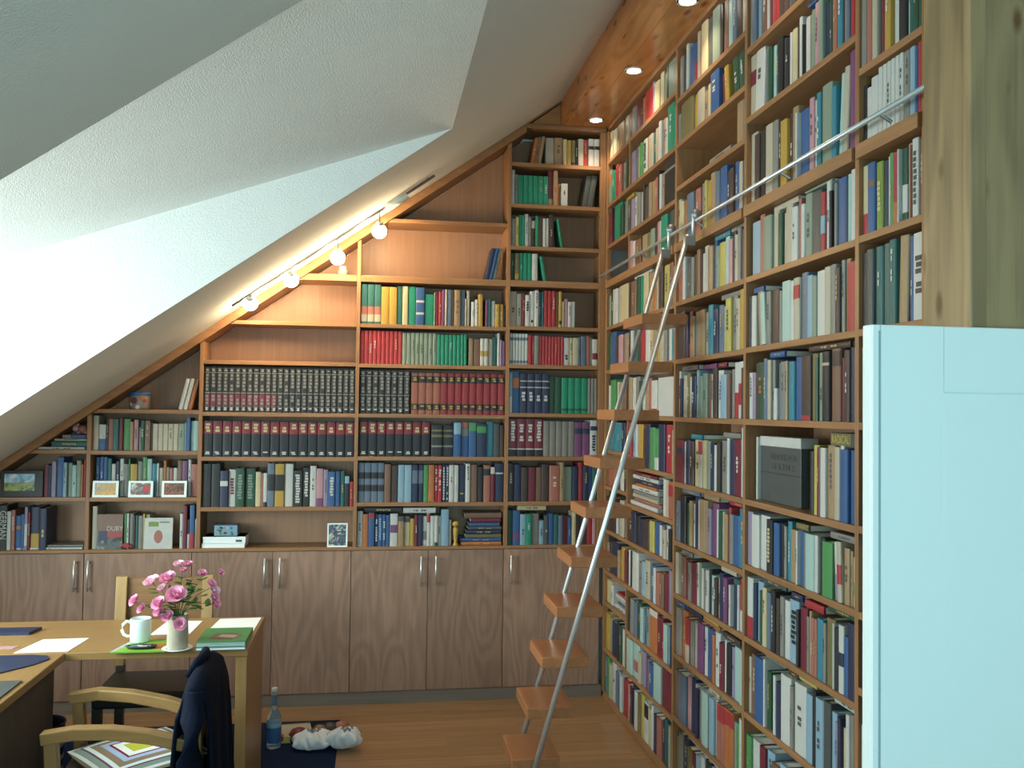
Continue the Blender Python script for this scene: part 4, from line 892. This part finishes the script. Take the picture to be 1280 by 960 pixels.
# books at the desk end
for i, (z, th, c, lb, dx) in enumerate(((.0022, .012, 'l', 'pale blue book at the bottom of the desk stack', .01), (.0152, .022, 'g', 'green illustrated book atop the desk stack', 0))):
    e = empty('book', (-.615, 4.075, ZD+z)); tag(e, lb, 'book', 'stack of books on the desk end')
    MB().box(-.105, .095+dx*0, -.125, .12, 0, .0022).box(-.105, .095, -.125, .12, th-.0022, th).box(.0925, .095, -.125, .12, .002, th-.002).obj('cover', 'cover_'+c, e)
    MB().box(-.102, .0925, -.122, .117, .0023, th-.0023).obj('page_block', 'cover_z' if i else 'sheet', e)
    if i:
        MB().prism([(-.06, -.08), (.03, -.10), (.075, -.02), (.02, .03), (-.05, .01)], th, th+.0004, 'z').obj('picture', 'cover_B', e); MB().prism([(-.03, -.04), (.04, -.06), (.05, -.02), (-.02, .0)], th+.0004, th+.0008, 'z').obj('picture', 'cover_i', e)
# vase and roses
VX, VY = -.80, 3.99
sc_ = empty('saucer', (VX, VY, ZD+.0005)); tag(sc_, 'white saucer under the vase of roses', 'saucer'); MB().lathe([(.001, .003), (.04, .002), (.045, 0), (.062, .007), (.06, .0085), (.04, .005), (.001, .005)], 28, cap=False).obj('saucer', 'white_paint', sc_, smooth=True)
vs_ = empty('vase', (VX, VY, ZD+.0062)); tag(vs_, 'grey-beige stoneware vase holding pink roses', 'vase')
plain('stoneware', (176, 164, 144), .5, .3, var=.2, scale=40)
MB().lathe([(.001, 0), (.041, 0), (.043, .004), (.042, .07), (.040, .115), (.041, .14), (.038, .14), (.037, .115), (.039, .01), (.001, .008)], 30, cap=False).obj('body', 'stoneware', vs_, smooth=True)
plain('petal', (246, 168, 198), .6, .2, var=.14, scale=60); plain('petal_pale', (250, 200, 216), .6, .2, var=.1, scale=60); plain('leaf_green', (76, 112, 60), .6, .3, var=.25, scale=50); plain('stem_green', (92, 116, 62), .6, .3)
def bloom(r_, rnd, tone):
    mb = MB()
    for ring, n, tilt, s in ((0, 3, 80, .45), (1, 5, 62, .7), (2, 6, 38, .95), (3, 7, 16, 1.1)):
        for k in range(n):
            a = 2*math.pi*(k+.5*ring)/n+rnd.uniform(-.15, .15)
            Mp = Matrix.Rotation(a, 4, 'Z') @ Matrix.Rotation(R(-tilt+rnd.uniform(-8, 8)), 4, 'Y')
            vs = []
            for i in range(4):
                u = i/3; wv = r_*s*.62*math.sin(math.pi*min(.92, .18+.66*u))
                for j in (-1, -.5, 0, .5, 1): vs.append((r_*s*u+.001, wv*j, r_*s*.22*(u*u)+abs(j)**2*r_*.16*(1-.3*u)))
            fs = [(i*5+j, i*5+j+1, (i+1)*5+j+1, (i+1)*5+j) for i in range(3) for j in range(4)]
            mb.add(vs, fs, None, Mp)
    return mb
def rose(tip, heads, leaves, label, seed):
    rnd = random.Random(seed); e = empty('rose', (VX, VY, ZD+.02)); O = Vector(e.location); tag(e, label, 'rose', 'pink roses in the vase')
    tip = Vector(tip); base = Vector((rnd.uniform(-.015, .015), rnd.uniform(-.015, .015), .004)); neck = Vector((tip.x*.16, tip.y*.16, .135))
    pa = [base, neck, neck.lerp(tip, .5)+Vector((0, 0, .02)), tip]
    MB().tube(pa, [.0025, .0024, .002, .0016], 6).obj('stem', 'stem_green', e, smooth=True)
    for (dx, dy, dz_, r_) in heads:
        c = tip+Vector((dx, dy, dz_)); out = (c-Vector((0, .0, .06))).normalized(); out = (out+Vector((0, -.55, .1))).normalized()
        Mx = Matrix.Translation(c) @ out.to_track_quat('Z', 'Y').to_matrix().to_4x4()
        mb = bloom(r_, rnd, 0); mb.v = [tuple(Mx @ Vector(v)) for v in mb.v]
        mb.obj('blossom', rnd.choice(['petal', 'petal', 'petal_pale']), e, smooth=True)
        if Vector((dx, dy, dz_)).length > .005: MB().tube([tip, c], .0013, 5).obj('side_stem', 'stem_green', e)
    for k in range(leaves*2):
        f = rnd.uniform(.25, .9); p = neck.lerp(tip, f); a = rnd.uniform(0, 6.28); ln = rnd.uniform(.03, .055)
        d = Vector((math.cos(a), math.sin(a)*.8, rnd.uniform(-.1, .5))).normalized(); sd = d.cross(Vector((0, 0, 1))).normalized(); up = sd.cross(d)
        q = [p, p+d*ln*.3+sd*ln*.24, p+d*ln*.65+sd*ln*.22, p+d*ln, p+d*ln*.65-sd*ln*.22, p+d*ln*.3-sd*ln*.24, p+d*ln*.3+up*.004, p+d*ln*.65+up*.004]
        MB().add(q, [(0, 1, 6), (1, 2, 7, 6), (2, 3, 7), (3, 4, 7), (4, 5, 6, 7), (5, 0, 6)]).obj('leaf', 'leaf_green', e)
ROSES = [((-.155, -.01, .165), [(-.012, 0, .02, .026), (.018, -.01, -.01, .022)], 3, 'pink rose pair hanging lowest on the mug side'),
 ((-.105, 0, .255), [(0, 0, 0, .034)], 3, 'pale pink rose open toward the mug'),
 ((-.04, -.01, .265), [(0, 0, .006, .034), (-.02, -.01, -.03, .02)], 3, 'deep pink rose high on the mug side'),
 ((-.065, -.04, .165), [(0, -.005, .012, .03), (.002, -.005, -.02, .024)], 3, 'two stacked pink roses before the vase mouth'),
 ((0, -.04, .205), [(0, 0, 0, .042)], 3, 'largest open pink rose at the bouquet centre'),
 ((-.03, -.045, .125), [(0, 0, .0, .026)], 2, 'small pink rose just above the vase rim'),
 ((.018, -.052, .095), [(0, 0, .0, .026)], 2, 'small pink rose drooping over the vase rim'),
 ((.01, .02, .315), [(-.015, 0, .01, .022), (.022, 0, .01, .02), (.005, -.01, -.012, .016)], 4, 'topmost spray of small pink roses'),
 ((.105, .0, .29), [(-.012, 0, 0, .02), (.06, 0, .005, .017)], 5, 'two rose buds at the top of the outer branch'),
 ((.13, 0, .235), [(0, 0, .012, .02), (.012, -.005, -.015, .024), (.012, 0, -.045, .022)], 5, 'row of small roses on the outer branch'),
 ((.145, 0, .165), [(0, 0, 0, .024)], 5, 'lowest rose on the drooping outer branch'),
 ((.05, .03, .27), [], 9, 'leafy rose stem without blossom')]
for i, (t, hd, lv, lb) in enumerate(ROSES): rose((t[0]*1.0, t[1], t[2]), hd, lv, lb, i+2)
# ------------------------------------------------------------------ chairs
ac = empty('armchair', (-.85, 3.52, 0)); tag(ac, 'wooden armchair with navy jacket over its back, at the desk return', 'chair'); AO = Vector((-.85, 3.52, 0))
def sweep(pts, wy, wz, nm, mat, par, O, bev=.005):
    """rectangular bar along points; width across y, thickness across the bar in xz"""
    P = [Vector(p)-O for p in pts]; vs = []; fs = []
    for i, p in enumerate(P):
        t = (P[min(i+1, len(P)-1)]-P[max(i-1, 0)]); t.y = 0; t.normalize(); n = Vector((-t.z, 0, t.x))
        for a, b in ((-1, -1), (1, -1), (1, 1), (-1, 1)): vs.append(p+Vector((0, a*wy/2, 0))+n*(b*wz/2))
    for i in range(len(P)-1):
        for k in range(4): fs.append((i*4+k, i*4+(k+1) % 4, (i+1)*4+(k+1) % 4, (i+1)*4+k))
    fs += [(3, 2, 1, 0), tuple(4*(len(P)-1)+k for k in range(4))]
    return MB().add(vs, fs).obj(nm, mat, par, bevel=bev)
for y, yb, xo in ((3.335, 3.325, .0), (3.775, 3.66, -.045)):
    sweep([(-1.045+xo, y, 0), (-1.055+xo, y, .3), (-1.075+xo, y, .605)], .042, .042, 'front_leg', 'beech_z', ac, AO)
    sweep([(-1.105+xo, y, .618), (-1.0+xo, y, .632), (-.88+xo*.7, (y*2+yb)/3, .63), (-.75+xo*.5, (y+2*yb)/3, .612), (-.615+xo*.4, yb, .578)], .05, .042, 'armrest', 'beech_x', ac, AO)
    sweep([(-.53, yb, 0), (-.575, yb, .3), (-.598, yb, .5), (-.603, yb, .70), (-.60, yb, .785)], .038, .045, 'back_leg', 'beech_z', ac, AO)
MB().box(-.612-AO.x, -.592-AO.x, 3.345-AO.y, 3.64-AO.y, .56, .785).obj('backrest', 'beech_y', ac, bevel=.006)
MB().prism([(-1.075-AO.x, 3.36-AO.y), (-.60-AO.x, 3.345-AO.y), (-.62-AO.x, 3.64-AO.y), (-1.10-AO.x, 3.75-AO.y)], .40, .45, 'z').obj('seat', 'dark_wood', ac, bevel=.006)
# striped cushion
mt, N, L, b = newmat('cushion', .9, .05)
tc = N.new('ShaderNodeTexCoord'); sp = N.new('ShaderNodeSeparateXYZ'); L.new(tc.outputs['Object'], sp.inputs[0])
ab = []
for k in (0, 1):
    a = N.new('ShaderNodeMath'); a.operation = 'ABSOLUTE'; L.new(sp.outputs[k], a.inputs[0]); ab.append(a)
mxn = N.new('ShaderNodeMath'); mxn.operation = 'MAXIMUM'; L.new(ab[0].outputs[0], mxn.inputs[0]); L.new(ab[1].outputs[0], mxn.inputs[1])
ml = N.new('ShaderNodeMath'); ml.operation = 'MULTIPLY'; ml.inputs[1].default_value = 1/.2; L.new(mxn.outputs[0], ml.inputs[0])
cr = N.new('ShaderNodeValToRGB'); cr.color_ramp.interpolation = 'CONSTANT'; L.new(ml.outputs[0], cr.inputs[0])
stops = [(0, (196, 188, 72)), (.22, (236, 238, 232)), (.36, (132, 36, 60)), (.41, (176, 190, 224)), (.52, (150, 128, 104)), (.66, (232, 240, 240)), (.74, (118, 78, 100)), (.78, (146, 160, 150)), (.88, (226, 232, 228)), (.94, (130, 116, 100))]
cr.color_ramp.elements[0].color = lin(stops[0][1]); cr.color_ramp.elements[1].position = stops[1][0]; cr.color_ramp.elements[1].color = lin(stops[1][1])
for p_, c_ in stops[2:]: e_ = cr.color_ramp.elements.new(p_); e_.color = lin(c_)
L.new(cr.outputs[0], b.inputs['Base Color'])
cm = MB(); n = 12; hw = .2; vs = []; fs = []
for sgn in (1, -1):
    for i in range(n+1):
        for j in range(n+1):
            u, v = 2*i/n-1, 2*j/n-1; h = (1-abs(u)**3)*(1-abs(v)**3)
            vs.append((u*hw*(1-.06*v*v), v*hw*(1-.06*u*u), .03+sgn*.026*h**.6))
N1 = (n+1)**2
for i in range(n):
    for j in range(n):
        q = (i*(n+1)+j, (i+1)*(n+1)+j, (i+1)*(n+1)+j+1, i*(n+1)+j+1); fs += [q, tuple(N1+k for k in q[::-1])]
cs = cm.add(vs, fs).obj('seat_cushion', 'cushion', smooth=True); cs.location = (-.835, 3.55, .4505); cs.rotation_euler = (0, 0, R(38)); tag(cs, 'cushion of concentric coloured stripes lying on the armchair', 'cushion')
bmm = bmesh.new(); bmm.from_mesh(cs.data); bmesh.ops.remove_doubles(bmm, verts=bmm.verts, dist=.0005); bmm.to_mesh(cs.data); bmm.free()
# jacket draped over the back
jk = empty('jacket', (-.55, 3.5, .45)); tag(jk, 'navy jacket hung over the back of the armchair', 'jacket'); JO = Vector((-.55, 3.5, .45))
vs = []; fs = []; ny, ns = 18, 26
prof = [(-.66, .36), (-.656, .50), (-.651, .62), (-.644, .72), (-.63, .785), (-.612, .815), (-.595, .82), (-.572, .806), (-.558, .75), (-.552, .62), (-.546, .48), (-.54, .36), (-.533, .22)]
def pr(u):
    k = u*(len(prof)-1); i = min(int(k), len(prof)-2); f = k-i; return (prof[i][0]+(prof[i+1][0]-prof[i][0])*f, prof[i][1]+(prof[i+1][1]-prof[i][1])*f)
for i in range(ny+1):
    t = i/ny; y = 3.28+.425*t; edge = abs(2*t-1)**4
    for j in range(ns+1):
        u = j/ns; x, z = pr(u); dn = max(0, .8-z)
        z -= .055*edge*(1 if z > .7 else .3); x += (.008*math.sin(17*t+3*u)+.006*math.sin(31*t+1))*min(1, dn*3)*(1 if u > .5 else -1)
        yy = y+(.02*(2*t-1))*dn*1.2
        vs.append(Vector((x, yy, z))-JO)
for i in range(ny):
    for j in range(ns): a = i*(ns+1)+j; fs.append((a, a+1, a+ns+2, a+ns+1))
o = MB().add(vs, fs).obj('body', 'navy_cloth', jk, smooth=True); sd = o.modifiers.new('thickness', 'SOLIDIFY'); sd.thickness = .012; sd.offset = 1
for y, s in ((3.275, -1), (3.705, 1)):
    MB().tube([Vector((-.597, y-.0*s, .775))-JO, Vector((-.60, y+.008*s, .68))-JO, Vector((-.605, y+.012*s, .54))-JO, Vector((-.612, y+.008*s, .30))-JO], [.03, .042, .046, .044], 12).obj('sleeve', 'navy_cloth', jk, smooth=True)
MB().tube([Vector((-.645, 3.40, .79))-JO, Vector((-.615, 3.42, .838))-JO, Vector((-.60, 3.5, .846))-JO, Vector((-.615, 3.58, .838))-JO, Vector((-.645, 3.6, .79))-JO], [.012, .016, .018, .016, .012], 10).obj('collar', 'navy_cloth', jk, smooth=True)
# chair behind the desk
dcx, dcy = -1.035, 4.62
hc = empty('desk_chair', (dcx, dcy, .009)); tag(hc, 'oak chair with broad panel back standing behind the desk', 'chair')
for x in (-.2, .2):
    MB().box(x-.02, x+.02, -.205, -.165, 0, .36).obj('front_leg', 'dark_wood', hc, bevel=.003)
    MB().prism([(.175, .45), (.215, .45), (.245, .885), (.21, .885)], x-.036*(1 if x < 0 else .5), x+.036*(.5 if x < 0 else 1), 'x').obj('back_post', 'chair_oak', hc, bevel=.003)
    MB().prism([(.165, 0), (.205, 0), (.215, .449), (.175, .449)], x-.02, x+.02, 'x').obj('back_leg', 'dark_wood', hc, bevel=.003)
MB().box(-.22, .22, -.215, .16, .36, .43).obj('seat', 'cover_K', hc, bevel=.01)
MB().prism([(.215, .52), (.235, .52), (.248, .875), (.228, .875)], -.181, .181, 'x').obj('back_panel', 'oak_x', hc)
MB().box(-.18, .18, -.19, -.175, .16, .185).obj('stretcher', 'dark_wood', hc)
# waste bin
wb = empty('waste_bin', (-1.475, 4.42, .009)); tag(wb, 'dark blue waste bin with pale stripes under the desk', 'bin')
MB().lathe([(.001, .003), (.085, .003), (.09, 0), (.105, .3), (.11, .305), (.107, .31), (.1, .3), (.085, .01), (.001, .008)], 28, cap=False).obj('body', 'cover_n', wb, smooth=True)
for z in (.08, .14, .2): MB().lathe([(.0915+.015*z/.3+.0, z), (.0925+.015*z/.3, z+.003), (.0935+.015*z/.3, z+.02), (.0925+.015*z/.3, z+.023)], 28, cap=False).obj('stripe', 'cover_l', wb, smooth=True)
# ------------------------------------------------------------------ things on the rug
bt = empty('bottle', (-.487, 4.85, .0085)); tag(bt, 'clear water bottle with blue label standing on the rug', 'bottle')
mt, N, L, b = newmat('clear', .05, .5); b.inputs['Transmission Weight'].default_value = .85; b.inputs['Base Color'].default_value = (.78, .86, .9, 1); b.inputs['IOR'].default_value = 1.2
MB().lathe([(.03, 0), (.037, .004), (.037, .14), (.034, .16), (.018, .19), (.0135, .22), (.0125, .28), (.0135, .285)], 24).obj('body', 'clear', bt, smooth=True)
MB().lathe([(.0375, .03), (.0378, .032), (.0378, .105), (.0375, .107)], 24, cap=False).obj('label', 'cover_b', bt, smooth=True)
MB().lathe([(.0376, .108), (.0378, .11), (.0378, .125), (.0372, .13)], 24, cap=False).obj('label_top', 'cover_l', bt, smooth=True)
MB().lathe([(.0145, .286), (.015, .288), (.015, .3), (.013, .304), (.001, .305)], 18).obj('cap', 'chalk', bt, smooth=True)
MB().lathe([(.0137, .215), (.0139, .217), (.0133, .26), (.0131, .262)], 18, cap=False).obj('neck_label', 'cover_u', bt, smooth=True)
nb = empty('notebook', (-.40, 5.06, .0085)); tag(nb, 'beige notebook with dark spine lying on the rug', 'notebook')
MB().prism([(-.10, -.10), (.105, -.085), (.075, .10), (-.10, .085)], 0, .012, 'z').obj('cover', 'cover_i', nb); MB().prism([(-.10, .087), (.075, .102), (.075, .112), (-.10, .097)], 0, .0135, 'z').obj('spine', 'cover_H', nb)
cap = empty('knitted_hat', (-.368, 4.93, .0085)); tag(cap, 'dark red hat with white pompom beside the bottle', 'hat')
MB().lathe([(.001, 0), (.05, 0), (.056, .012), (.052, .035), (.036, .058), (.012, .068), (.001, .069)], 22, None, None, False).obj('crown', 'cover_d', cap, smooth=True)
MB().lathe([(.021*math.sin(math.pi*k/8)+.0003, .021-.021*math.cos(math.pi*k/8)) for k in range(9)], 16, None, Matrix.Translation((.012, -.072, .002))).obj('pompom', 'chalk', cap, smooth=True)
sb = empty('carton', (-.435, 4.915, .0085)); tag(sb, 'small yellow and red carton behind the bottle', 'carton'); MB().box(-.03, .03, -.02, .02, 0, .035).obj('box', 'cover_y', sb, bevel=.002); MB().box(-.0302, -.008, -.0205, .0205, .012, .0353).obj('red_end', 'cover_r', sb)
mt, N, L, b = newmat('film', .3, .5); b.inputs['Base Color'].default_value = (.82, .84, .86, 1); b.inputs['Transmission Weight'].default_value = .25; b.inputs['IOR'].default_value = 1.1
def bag(loc, rx, ry, rz, opening, label, seed, group=None):
    e = empty('plastic_bag', loc); tag(e, label, 'bag', group); rnd = random.Random(seed)
    n, mq = 44, 20; vs = []; fs = []; ph = [rnd.uniform(0, 6.28) for _ in range(8)]
    for i in range(mq+1):
        v = i/mq; th = math.pi*(.02+.86*v)       # leaves the top open
        for k in range(n):
            a = 2*math.pi*k/n
            q = 1+.13*math.sin(3*a+ph[0]+5*v)+.10*math.sin(7*a+ph[1]-6*v)+.07*math.sin(11*a+9*v+ph[2])
            r_ = math.sin(th)*q; zz = (1-math.cos(th))*rz*(1+.06*math.sin(7*a+ph[3]))
            p = Vector((rx*r_*math.cos(a), ry*r_*math.sin(a), zz))
            if opening: p = p+Vector((opening[0]*v*v, opening[1]*v*v, opening[2]*v*v))
            p.z = max(p.z, .001); vs.append(p)
    for i in range(mq):
        for k in range(n): fs.append((i*n+k, i*n+(k+1) % n, (i+1)*n+(k+1) % n, (i+1)*n+k))
    fs.append(tuple(range(n))[::-1])
    o = MB().add(vs, fs).obj('film', 'film', e, smooth=True); return e
b1 = bag((-.285, 4.80, .0085), .095, .07, .045, (0, .02, 0), 'crumpled white plastic bag next to the red hat', 3)
b2 = bag((-.13, 4.80, .0085), .085, .075, .062, (.01, -.03, -.015), 'open white plastic bag at the rug corner', 8)
for i, (x, y, c, lb) in enumerate(((-.26, 4.905, 'B', 'brown bundle behind the crumpled bag'), (-.205, 4.93, 'D', 'dark brown bundle between the two plastic bags'), (-.15, 4.945, 's', 'reddish bundle behind the open bag'))):
    rnd = random.Random(i+20); e = empty('cloth_bundle', (x, y, .0085)); tag(e, lb, 'bundle')
    vs = []; fs = []; n, mq = 16, 8
    for a in range(mq+1):
        th = math.pi*a/mq
        for k in range(n):
            f = 2*math.pi*k/n; q = 1+.16*math.sin(4*f+i+2*th)+.1*math.sin(7*f-3*th)
            vs.append((.045*math.sin(th)*q*math.cos(f), .04*math.sin(th)*q*math.sin(f), .044*(1-math.cos(th))))
    for a in range(mq):
        for k in range(n): fs.append((a*n+k, a*n+(k+1) % n, (a+1)*n+(k+1) % n, (a+1)*n+k))
    MB().add(vs, fs).obj('cloth', 'cover_'+c, e, smooth=True); MB().tube([(-.03, -.03, .05), (0, -.045, .04), (.03, -.03, .06)], .009, 8).obj('fold', 'cover_'+'wti'[i], e, smooth=True)
